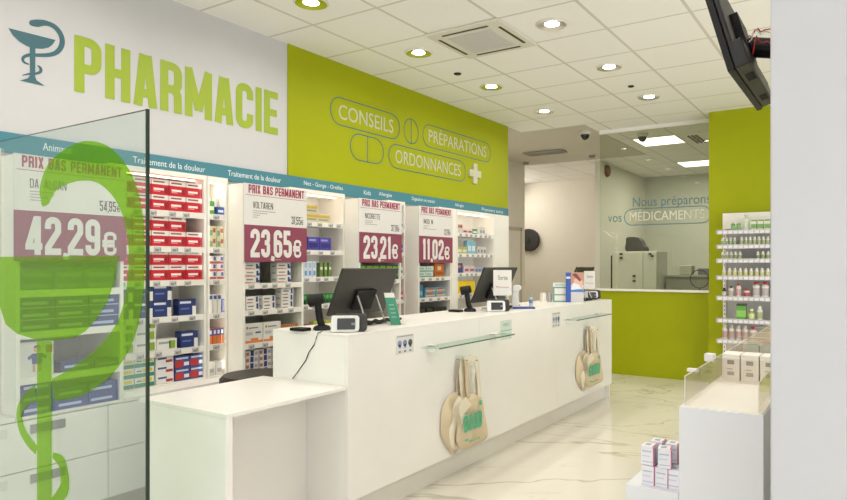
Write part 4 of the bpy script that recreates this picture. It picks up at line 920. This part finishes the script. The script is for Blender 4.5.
MB().lathe(q, [(.0001, 0), (.015, 0), (.015, .03, cm('5a7ab0')), (.015, .06), (.015, .075), (.008, .082)], M('bottle_pale', 'b9c4cc', .2), 14).build('body', t)
MB().lathe(q, [(.008, .082), (.008, .1), (.0001, .1)], M('cap_grey', '7f8f98', .4), 12).build('cap', t)
# small jars, framed sign, brochure box
for px, w_, c_, lb in ((543, .032, 'e2dcd0', 'small cream cylindrical jar on counter beside the green framed sign'), (549.5, .024, 'b3abb0', 'small mauve cylindrical jar on counter beside the green framed sign')):
    p = at(px, 301.8, 'z', CZ); tag(MB().lathe(p, [(.0001, 0), (w_, 0), (w_, .075), (w_ * .9, .08), (w_ * .9, .09), (.0001, .09)], cm(c_), 16).build('jar', origin=p), lb, 'jar')
q = at(560, 302, 'z', CZ); t = thing('framed_sign', 'small green framed counter sign with two white fields', 'sign', q); fr_ = (Vector((CS, SN, 0)), Vector((0, 0, 1)), Vector((SN, -CS, 0)))
W_ = .14; MB().prism(fr_, q, [(-W_ / 2, 0), (W_ / 2, 0), (W_ / 2, .19), (-W_ / 2, .19)], .012, cm('62a18c')).build('frame', t)
m = MB(); m.prism(fr_, q, [(-.055, .014), (.055, .014), (.055, .065), (-.055, .065)], .001, PAPER, z0=.0122); m.prism(fr_, q, [(-.055, .078), (.055, .078), (.055, .135), (-.055, .135)], .001, PAPER, z0=.0122)
m.prism(fr_, q, [(-.07, .15), (.07, .15), (.07, .19), (-.07, .19)], .001, PAPER, z0=.0122); put_text(m, 'BIENVENUE', fr_, q + Vector((0, 0, .16)) - fr_[0] * .045, .09, .018, cm('2f7a6c'), .0138); m.build('fields', t)
q = at(576, 302.3, 'z', CZ); t = thing('brochure_box', 'tall brochure box with blue spine and portrait photo front', 'brochure box', q); 
MB().prism(fr_, q, [(-.095, 0), (.075, 0), (.075, .29), (-.095, .29)], .055, cm('c9c6c4'), z0=-.055).build('body', t)
MB().prism(fr_, q, [(-.1, 0), (-.05, 0), (-.05, .29), (-.1, .29)], .002, cm('2f56a8')).build('spine', t)
m = MB(); m.prism(fr_, q, [(-.05, .17), (.073, .17), (.073, .288), (-.05, .288)], .001, cm('c08a72')); m.prism(fr_, q, [(-.02, .16), (.05, .14), (.07, .2), (.02, .25), (-.02, .22)], .0016, cm('d9b09a')); m.prism(fr_, q, [(-.04, .27), (.0, .285), (.05, .22), (.04, .2)], .002, cm('7a4038')); m.prism(fr_, q, [(-.05, .1), (.073, .1), (.073, .125), (-.05, .13)], .0012, cm('4a7ab8')); m.prism(fr_, q, [(-.05, .12), (.05, .13), (.03, .17), (-.03, .19)], .0018, cm('dcdfe6'))
m.prism(fr_, q, [(-.095, .23), (-.055, .23), (-.055, .25), (-.095, .25)], .0022, PAPER, z0=.001); m.build('lettering', t)

# stool behind low counter
q = Vector((-3.2, 2.70, 0)); t = thing('stool', 'dark padded stool standing between low counter and shelves', 'stool', q)
MB().lathe(q, [(.0001, .67), (.2, .67), (.24, .685), (.24, .71), (.22, .73), (.0001, .735)], M('stool_pad', '35302a', .5), 28).build('seat', t, smooth=True)
MB().cyl(q + Vector((0, 0, .1)), q + Vector((0, 0, .67)), .025, .025, CHROME).build('column', t)
for k in range(5):
    a = 2 * PI * k / 5; e_ = q + Vector((.22 * math.cos(a), .22 * math.sin(a), .06)); l_ = MB().cyl(q + Vector((0, 0, .1)), e_, .02, .014, BLACK, 10).build('leg', t)
    MB().cyl(e_ + Vector((0, -.012, -.035)), e_ + Vector((0, .012, -.035)), .025, .025, BLACK, 12).build('caster', l_)

# ------------------------------------------------------------------ rear product shelf
RY = 7.36; RX0, RX1 = -1.43, -.35
t = thing('product_rack', 'white wall rack of seven shelves against the green column', 'shelving unit', (-.9, RY + .2, 0))
MB().box((RX0, 7.70, .1), (RX1, 7.74, 1.975), M('rack_back', 'c9c6c2', .6)).build('back_panel', t)
MB().box((RX0, 7.40, 0), (RX0 + .02, 7.70, .12), CREAM).build('foot', t)
for xx in (RX0 + .0, RX1 - .03):
    m = MB().box((xx, 7.66, 0), (xx + .03, 7.70, 1.975), CREAM)
    for k in range(40): m.box((xx + .011, 7.6595, .1 + k * .046), (xx + .019, 7.66, .122 + k * .046), INK)
    m.build('upright', t)
MB().box((RX0, 7.64, 1.80), (RX1, 7.66, 1.975), CREAM).build('header_panel', t)
RZ = [1.763, 1.606, 1.455, 1.273, 1.052, .811, .59]
for z in RZ:
    s = MB().box((RX0 - .0, RY, z - .012), (RX1, 7.64, z), M('shelf_metal', 'd2d0cd', .4)); s.box((RX0 - .008, RY - .012, z - .034), (RX1, RY, z + .012), M('lip_clear', 'bdbabd', .25))
    so = s.build('shelf', t); m = MB(); y = RX0
    for k in range(20): m.box((RX0 + .01 + k * .052, RY - .0135, z - .03), (RX0 + .048 + k * .052, RY - .012, z), M('tag_white', 'dedce0', .5))
    m.build('tag_strip', so)
def bottle_mesh(h, r, body, cap, lab, sq=False):
    m = MB(); n = 4 if sq else 12
    if sq:
        m.box((-r, -r, 0), (r, r, h), cm(body)); m.box((-r - .0006, -r - .0006, h * .2), (r + .0006, r + .0006, h * .6), cm(lab)); m.box((-r * 1.01, -r * 1.01, h * .88), (r * 1.01, r * 1.01, h * 1.005), cm(cap))
    else:
        m.lathe((0, 0, 0), [(.0001, 0, cm(body)), (r, 0, cm(body)), (r, h * .15, cm(lab)), (r, h * .6, cm(body)), (r, h * .74, cm(body)), (r * .55, h * .82, cm(cap)), (r * .6, h, cm(cap)), (.0001, h, cm(cap))], cm(body), n)
    return m.mesh('bottle')
RS = ['top shelf', 'second shelf', 'third shelf', 'fourth shelf', 'fifth shelf', 'sixth shelf', 'bottom shelf']
def rack_row(k, x, n, h, r, body, cap, lab, desc, gap=.012, sq=False):
    if n >= 3: n = int(n * 1.35); gap *= .6; r *= .88
    h = min(h, .175); me = bottle_mesh(h, r, body, cap, lab, sq)
    for i in range(n):
        nm = 'medicine_carton' if sq else 'bottle'
        o = bpy.data.objects.new(nm, me); C.objects.link(o); o.location = (x + r + i * (2 * r + gap), RY + .02 + r, RZ[k] + .0005); o.rotation_euler = (0, 0, random.uniform(-.04, .04) if sq else 0)
        tag(o, '%s%s, %s, rear rack' % (desc, (', ' + ORD[i % 20] + ' from green edge') if n > 1 else '', RS[k]), 'carton' if sq else 'bottle', '%s on %s of rear rack' % (desc, RS[k]))
    return x + n * (2 * r + gap) + .01
rx = RX0 + .13
x = rack_row(0, rx, 2, .1, .022, '5f9a5c', 'd8d5c8', '86b070', 'small green bottle'); x = rack_row(0, x, 1, .17, .03, 'd4d8cc', 'b8bfb8', 'c4d4bc', 'taller clear bottle'); x = rack_row(0, x, 5, .11, .03, 'd8dccb', '6d9a3c', '7ea860', 'white and green carton', .02, True); x = rack_row(0, x, 3, .11, .026, 'd8b84a', 'e8e4da', 'e0cf8c', 'yellow-labelled bottle', .02)
rack_row(1, rx - .1, 3, .085, .019, 'd2d8c4', 'e8e6e0', '9fb082', 'pale tube with green label', .012); rack_row(1, rx + .09, 13, .09, .02, 'dcdccf', 'eeece6', 'a9b48a', 'white pot with olive label', .013)
rack_row(2, rx - .1, 4, .085, .02, 'd8d6ca', 'efede8', '9aa67c', 'pale pot with sage label', .014); rack_row(2, rx + .25, 6, .085, .022, 'd8d6ca', 'efede8', '8fa068', 'white pot with green label', .018); rack_row(2, rx + .62, 4, .085, .022, 'd8d6ca', 'efede8', '8fa068', 'cream pot with green label', .018)
rack_row(3, rx - .09, 8, .09, .024, 'dfdccf', 'efede8', 'c9c88c', 'white jar with pale lime label', .02); x = rack_row(3, rx + .42, 1, .09, .028, 'e0cf5a', 'e8dc90', 'd8bf3a', 'yellow jar'); rack_row(3, x + .06, 5, .1, .024, 'e4c83c', 'e8e4da', 'e8d98a', 'bright yellow bottle')
x = rack_row(4, rx - .09, 1, .1, .022, '3c3834', '2a2624', 'c8c4bc', 'dark bottle'); x = rack_row(4, x, 1, .12, .026, 'd9d5ce', '4a3f3c', 'b8a8a0', 'grey-capped bottle'); x = rack_row(4, x, 1, .15, .026, 'ded9d2', 'b03040', 'c8a0a0', 'tall red-capped bottle'); x = rack_row(4, x, 1, .09, .035, 'ded9d2', 'a83038', 'b05058', 'squat red-capped jar'); x = rack_row(4, x, 2, .17, .036, 'dfdad4', 'a82438', 'b8b0b0', 'big white bottle with dark red cap', .014); x = rack_row(4, x, 1, .15, .03, 'dfdad4', 'b02c3c', 'a04858', 'white and red bottle'); x = rack_row(4, x + .07, 1, .17, .032, 'dcd6ce', 'c8c2ba', 'a85058', 'tall white bottle with red print'); x = rack_row(4, x, 1, .21, .034, 'dfdad4', 'a8283c', 'b06068', 'tallest red-capped bottle'); rack_row(4, x, 4, .12, .026, 'd8d6c0', 'c8d080', 'b0b060', 'pale olive bottle')
x = rack_row(5, rx + .06, 1, .17, .045, '5fa040', '3c3c34', '8cc060', 'large green carton', sq=True); x = rack_row(5, x, 1, .12, .032, '9cb03c', 'e8e6da', 'd0d8a0', 'green bottle with white cap'); x = rack_row(5, x, 1, .15, .028, 'dcdcd0', 'efede8', 'a8b080', 'white pump bottle'); x = rack_row(5, x + .17, 1, .15, .034, 'c8cc50', 'e8e4da', 'd8862c', 'lime and orange bottle'); x = rack_row(5, x, 2, .12, .036, 'a8c444', 'e0e0a8', 'd0742c', 'lime jar with orange base'); rack_row(5, x + .1, 2, .14, .03, 'dcdad4', 'b8b4b0', 'b0a8a0', 'plain white bottle')
x = rack_row(6, rx - .09, 3, .16, .032, 'd6d0c6', 'c4bdb2', 'b89a90', 'white bottle with tan label', .02); x = rack_row(6, x - .01, 1, .15, .036, 'dad5cd', 'b02c3c', 'b8a8a0', 'white bottle with red top'); x = rack_row(6, x + .09, 1, .16, .036, 'e0cf3a', 'efede8', 'e4e0c0', 'yellow bottle'); rack_row(6, x, 1, .12, .024, 'd8d8d0', 'a8a8a0', 'd0c060', 'small white and yellow bottle'); rack_row(6, x + .2, 4, .14, .032, 'b0b0c0', '4c4870', 'd8d8dc', 'violet-capped bottle')

# ------------------------------------------------------------------ prep room contents
t = thing('storage_cabinet', 'tall white equipment cabinet with small handles inside the prep room', 'cabinet', (-3.1, 9.8, 0))
cxa, cxb = at(612, 250, 'y', 9.6).x, at(656.5, 250, 'y', 9.6).x; zt = at(612, 251.5, 'y', 9.6).z
WG = M('machine_white', 'cfcfc4', .4); cmx = at(643, 250, 'y', 9.6).x
MB().box((cxa, 9.62, 0), (cxb, 10.2, zt), WG).build('body', t, bevel=.006)
MB().box((cxa + .005, 9.60, .05), (cmx - .004, 9.62, zt - .02), WG).build('door', t, bevel=.004); MB().box((cmx + .004, 9.60, .05), (cxb - .005, 9.62, zt - .02), WG).build('door', t, bevel=.004)
MB().box((cxa - .03, 9.63, .0), (cxa - .002, 10.2, zt - .06), BLACK).build('side_strip', t)
for (px, py) in ((621, 254), (621, 258), (634, 276), (634, 281), (650, 254), (652, 256)):
    p = at(px, py, 'y', 9.59); MB().box((p.x - .022, 9.585, p.z - .015), (p.x + .022, 9.60, p.z + .015), DGREY).build('handle', t)
q = Vector((at(635.5, 250, 'y', 9.75).x, 9.8, zt)); t = thing('helmet_bag', 'dark rounded bag lying on top of the white cabinet', 'bag', q)
ol = [(-.13, .002), (-.135, .14), (-.12, .215), (.03, .215), (.09, .17), (.125, .09), (.15, .075), (.145, .002)]
MB().prism(RF, q, bez(ol, 3), .2, M('bag_black', '2a2724', .6), z0=-.1).build('bag_body', t, bevel=.03)
t = thing('prep_worktop', 'grey workbench with drawers in the prep room beside white cabinet', 'worktop', (-2.2, 10.3, 0))
MB().box((cxb + .03, 10.0, 0), (-1.0, 10.6, 1.22), M('bench_grey', '8d8b82', .6)).build('body', t); MB().box((cxb + .02, 9.98, 1.22), (-1.0, 10.62, 1.25), M('bench_top', 'a8a69c', .5)).build('top', t)
for k in range(3):
    q = Vector((cxb + .3 + .27 * k, 10.2, 1.25)); tag(MB().box((q.x - .09, q.y - .1, q.z), (q.x + .09, q.y + .1, q.z + [.14, .1, .16][k]), cm(['b5b3a8', '6f716c', 'c4c4ba'][k])).build('storage_bin', origin=q, bevel=.01), ['pale square bin on prep workbench beside the cabinet', 'low dark bin in the middle of the prep workbench', 'white bin on prep workbench by the wheel'][k], 'bin')
q = at(699.5, 279, 'y', 8.9); t = thing('wire_wheel', 'thin dark round wire stand leaning on prep room side of sill', 'stand', (q.x, 8.9, 0))
m = MB(); m.tube([(q.x + .12 * math.cos(a), 8.9, q.z + .12 * math.sin(a)) for a in [2 * PI * k / 24 for k in range(25)]], .006, BLACK); m.tube([(q.x, 8.9, q.z - .12), (q.x - .02, 8.9, 0.0)], .01, BLACK); m.build('ring', t)
for k in range(5):
    a = 2 * PI * k / 5; MB().tube([(q.x - .02, 8.9, .06), (q.x - .02 + .2 * math.cos(a), 8.9 + .2 * math.sin(a), .012)], .011, BLACK).build('leg', t)
# prep room wall units faint
# oval red-brown detector on partition
p = at(606.5, 171, 'x', -3.889); t = thing('alarm_button', 'red-brown round alarm on the partition wall near the ceiling', 'alarm', p)
MB().cyl(p, p + Vector((.05, 0, 0)), .11, .09, M('alarm_red', '6a2610', .5), 24).build('housing', t, bevel=.01)
# glass lettering
YL = 8.093; t = thing('window_lettering', 'Nous preparons vos MEDICAMENTS lettering on the prep room glass', 'lettering', (-2.2, YL, 1.95)); SIGNB = M('sign_blue', '5d7f88', .5); SIGNW = M('sign_white', 'dfe0d2', .5)
m = MB(); put_text(m, 'Nous pr\u00e9parons', RF, (-2.6, YL, 2.10), .95, .155, SIGNB); m.build('lettering', t)
m = MB(); put_text(m, 'vos', RF, (-2.93, YL, 1.952), .185, .078, SIGNB); m.build('lettering', t)
m = MB(); put_text(m, 'M\u00c9DICAMENTS', RF, (-2.64, YL, 1.957), .92, .145, SIGNW); m.build('lettering', t)
m = MB(); m.strip(RF, (0, YL, 0), [(a, b) for a, b in pill_path(-2.71, 1.905, -1.65, 2.11)], .012, .001, SIGNB, True); m.build('pill_outline', t)
# black disc on corridor wall
p = at(530, 240, 'y', 12.44); t = thing('wall_disc', 'large black round disc on the corridor end wall', 'disc', p)
MB().cyl((p.x - .03, 12.5, p.z), (p.x - .03, 12.40, p.z), .24, .24, M('disc_black', '26231f', .5), 36).build('plate', t, bevel=.01); MB().cyl((p.x - .03, 12.40, p.z), (p.x - .03, 12.38, p.z), .05, .04, DGREY, 16).build('hub', t)

# ------------------------------------------------------------------ gondola in front of the pillar
GX0, GX1, GY0, GY1, GZ = -.60, -.3165, 2.40, 5.4, .886
GW = M('gondola_white', 'dddee1', .4)
t = thing('display_gondola', 'white display gondola with clear acrylic fences beside the white pillar', 'display', (-.44, 3.9, 0))
MB().box((GX0, GY0, .0), (GX1, GY1, GZ - .002), GW).build('body', t, bevel=.002)
MB().box((GX0 + .015, GY0 + .01, GZ - .002), (GX1 - .005, GY1 - .01, GZ + .002), M('tray_cream', 'f4efe6', .4)).build('tray', t)
AC = MATS['acrylic']; AE = M('acrylic_edge', 'd8d4c8', .3)
for (x_, h_) in ((-.585, .107), (-.336, .107)):
    m = MB().box((x_, GY0 + .02, GZ), (x_ + .003, GY1 - .02, GZ + h_), AC); m.build('acrylic_fence', t)
    MB().box((x_ - .0003, GY0 + .02, GZ + h_), (x_ + .0033, GY1 - .02, GZ + h_ + .001), AE).build('fence_edge', t); MB().box((x_ - .0003, GY0 + .019, GZ), (x_ + .0033, GY0 + .021, GZ + h_), AE).build('fence_edge', t)
for y_ in (2.98, 3.22, 3.5, 3.78, 4.06, 4.4, 4.8):
    h_ = .107 if y_ < 3 else .15
    MB().box((-.582, y_, GZ), (-.338, y_ + .003, GZ + h_), AC).build('acrylic_divider', t); MB().box((-.582, y_ - .0003, GZ + h_), (-.338, y_ + .0033, GZ + h_ + .001), AE).build('divider_edge', t)
MB().box((-.63, 2.95, GZ + .09), (-.585, 2.99, GZ + .125), M('clip_white', 'e4e2e0', .4)).build('clip', t, bevel=.006)
MB().box((-.625, 2.62, GZ + .092), (-.58, 2.645, GZ + .105), MATS['clip_white']).build('clip', t, bevel=.004)
SP = Vector
wg = mk(.05, .12, .11, 'e6ddd0', ('s', .25, .2, .75, .32, 'a09a92'), ('s', .25, .6, .75, .75, '8f8a84'), ('s', .2, .42, .6, .46, 'b4aea6'))
def gput(spec, x, y, z, n, dx, label, rot=0, name='product_box'):
    me = carton(*spec[0], spec[1], spec[2]); me.name = name
    for i in range(n):
        o = bpy.data.objects.new(name, me); C.objects.link(o); o.location = (x + dx * i, y, z); o.rotation_euler = (0, 0, rot)
        tag(o, label[i] if isinstance(label, list) else label, 'box')
ORDP = ['beside the outer fence', 'in the middle', 'beside the inner fence']
gput(mk(.12, .115, .072, 'f2ede4', ('s', .3, .2, .7, .34, 'aaa49a'), ('s', .3, .62, .7, .78, '8f8a82'), ('s', .25, .42, .6, .46, 'b4aea6')), -.535, 3.10, GZ + .0025, 3, .078, ['upright cream carton in first fenced tray, %s' % q for q in ORDP])
gput(mk(.12, .06, .08, 'a9b4b0', ('s', .1, .2, .9, .4, '8a9894'), ('t', .1, .1, .9, .9, '5f6462')), -.52, 3.36, GZ + .0025, 2, .09, ['grey-green carton in second gondola tray, outer one', 'grey-green carton in second gondola tray, inner one'])
gput(mk(.12, .10, .07, 'b0bab6', ('t', .1, .1, .9, .9, '6a6f6c'), ('s', .1, .2, .9, .4, '8a9894')), -.53, 3.64, GZ + .0025, 3, .075, ['sage carton with dark lid behind the grey cartons, %s' % q for q in ORDP])
gput(mk(.1, .08, .06, 'c89a78', ('t', .1, .1, .9, .9, '9a6a4a')), -.50, 3.92, GZ + .0025, 2, .09, ['tan carton deeper in the gondola, outer one', 'tan carton deeper in the gondola, inner one'])
p = Vector((-.40, 4.2, GZ + .0025)); t = thing('red_capped_bottle', 'red-capped bottle standing in the gondola tray beyond the tan cartons', 'bottle', p)
MB().lathe(p, [(.0001, 0), (.03, 0), (.03, .09), (.018, .11)], cm('e4ddd4'), 14).build('body', t); MB().lathe(p, [(.018, .11), (.022, .112), (.022, .145), (.0001, .145)], cm('b82830'), 14).build('cap', t)
gput(mk(.12, .11, .09, 'efe6da', ('f', .2, .2, .8, .5, 'c8b8a8'), ('s', .2, .7, .8, .85, 'b89878')), -.31 + .02, 3.05, GZ + .0025, 1, 0, 'cream carton on gondola edge strip by the pillar') if 0 else None
# step with boxes
t = thing('display_step', 'low white display step beside the gondola holding small cartons', 'display', (-.72, 3.2, 0))
MB().box((-.80, 2.40, 0), (GX0 - .001, 3.05, .566), GW).build('body', t, bevel=.002); 
pk = mk(.06, .071, .05, 'e2e2e8', ('s', .1, .15, .85, .2, 'b9bdd0'), ('s', .1, .45, .7, .5, 'c4c7d6'), ('s', .1, .7, .8, .76, 'b0b4c8'), ('s', .93, 0, 1, 1, 'b8406c'), ('t', .0, .86, 1, 1, 'c0406c'), ('t', .3, .2, .7, .6, '9aa4b0'), ('f', .1, .1, .25, .9, 'b8406c'))
me = carton(*pk[0], pk[1], pk[2])
lst = [(-.723, 2.465, 0), (-.671, 2.465, 0), (-.628, 2.465, 0), (-.723, 2.53, 0), (-.671, 2.53, 0), (-.628, 2.53, 0), (-.727, 2.47, 1), (-.665, 2.46, 1), (-.715, 2.55, 1), (-.655, 2.545, 1), (-.723, 2.595, 0), (-.671, 2.595, 0)]
ln = ['front row outer carton on the step', 'front row middle carton on the step', 'front row carton against the gondola on the step', 'second row outer carton on the step', 'second row middle carton on the step', 'second row carton against the gondola', 'outer front carton stacked on top', 'big-looking front carton stacked on top', 'outer rear carton stacked on top', 'rear carton stacked on top against gondola', 'last row outer carton on the step', 'last row inner carton on the step']
for (x_, y_, l_), nn in zip(lst, ln):
    o = bpy.data.objects.new('medicine_box', me); C.objects.link(o); o.location = (x_, y_, 0.5665 + l_ * .0735); o.rotation_euler = (0, 0, random.uniform(-.05, .05) + (.2 if l_ and x_ > -.68 and y_ < 2.5 else 0)); tag(o, 'white and magenta, ' + nn, 'medicine box', 'white and magenta cartons on the step')
me = carton(.06, .034, .07, 'e8e6e4', (('s', .1, .3, .9, .5, 'c0bcc0'), ('s', 0, .9, 1, 1, 'b8b4b4')))
for k in range(7):
    o = bpy.data.objects.new('medicine_box', me); C.objects.link(o); o.location = (-.645, 2.80, 0.5665 + k * .0346); tag(o, 'flat white carton, %s from the bottom of pile beside gondola' % ORD[k], 'medicine box', 'pile of flat white cartons')

# ------------------------------------------------------------------ hanging screen
def pt(u, yy, n=0):  # u up the screen, n out of the back
    up = Vector((-.081, 0, .284)).normalized(); nb = Vector((.284, 0, .081)).normalized(); return Vector((-.457, 2.54 + yy, 2.115)) + up * u + nb * n
upv = Vector((-.081, 0, .284)).normalized(); nbv = Vector((.284, 0, .081)).normalized(); rv = Vector((0, 1, 0))
t = thing('television', 'black wall television tilted down, seen from its side and back', 'television', (-.19, 2.88, 2.3))
W_ = .72; H_ = .45
MB().obox(pt(H_ / 2, W_ / 2, .012), rv, upv, nbv, W_, H_, .024, BLACK).build('front_frame', t, bevel=.002)
MB().obox(pt(H_ / 2, W_ / 2, -.0006), rv, upv, nbv, W_ - .03, H_ - .03, .001, MATS['screen_dark']).build('screen', t)
MB().obox(pt(H_ / 2 , W_ / 2, .034), rv, upv, nbv, W_ - .02, H_ - .01, .02, M('tv_back', '1a1816', .5)).build('back_cover', t, bevel=.006)
m = MB().obox(pt(.058, W_ / 2, .056), rv, upv, nbv, W_ - .02, .105, .045, M('tv_box', '171513', .5))
m.build('electronics_box', t, bevel=.006)
for a in (.14, .50):
    v_ = MB()
    for k in range(6): v_.obox(pt(.004, a + .016 * k, .056), rv, nbv, -upv, .006, .03, .004, SILVER if 0 else M('vent_black', '100e0d', .6))
    v_.build('speaker_vent', t)
MB().obox(pt(.20, W_ / 2, .06), rv, upv, nbv, .22, .2, .03, BLACK).build('mount_plate', t)
MB().cyl(pt(.18, W_ / 2, .07), (-.186, 2.88, 2.24), .04, .04, BLACK, 14).build('mount_arm', t)
MB().box((-.215, 2.79, 2.12), (-.186, 2.98, 2.34), BLACK).build('wall_bracket', t)
for k, (c_, a, off) in enumerate((('c02820', .20, .03), ('d8d4cc', .17, 0), ('b82420', .10, -.05), ('c8c4bc', .12, .08))):
    pts = [pt(a, .30 + off, .075), pt(a + .03 + .02 * k, .32 + off, .11), pt(a + .03, .36 + off, .15), Vector((-.2, 2.82 + .04 * k, 2.30 - .03 * k))]
    P3 = []
    for i in range(3):
        for u in range(4): P3.append(pts[i].lerp(pts[i + 1], u / 4) + Vector((0, 0, .01 * math.sin(u * 2 + k))))
    P3.append(pts[-1]); MB().tube(P3, .003, cm(c_)).build('cable', t)

# slight light balance
SC.view_settings.exposure = 0.3
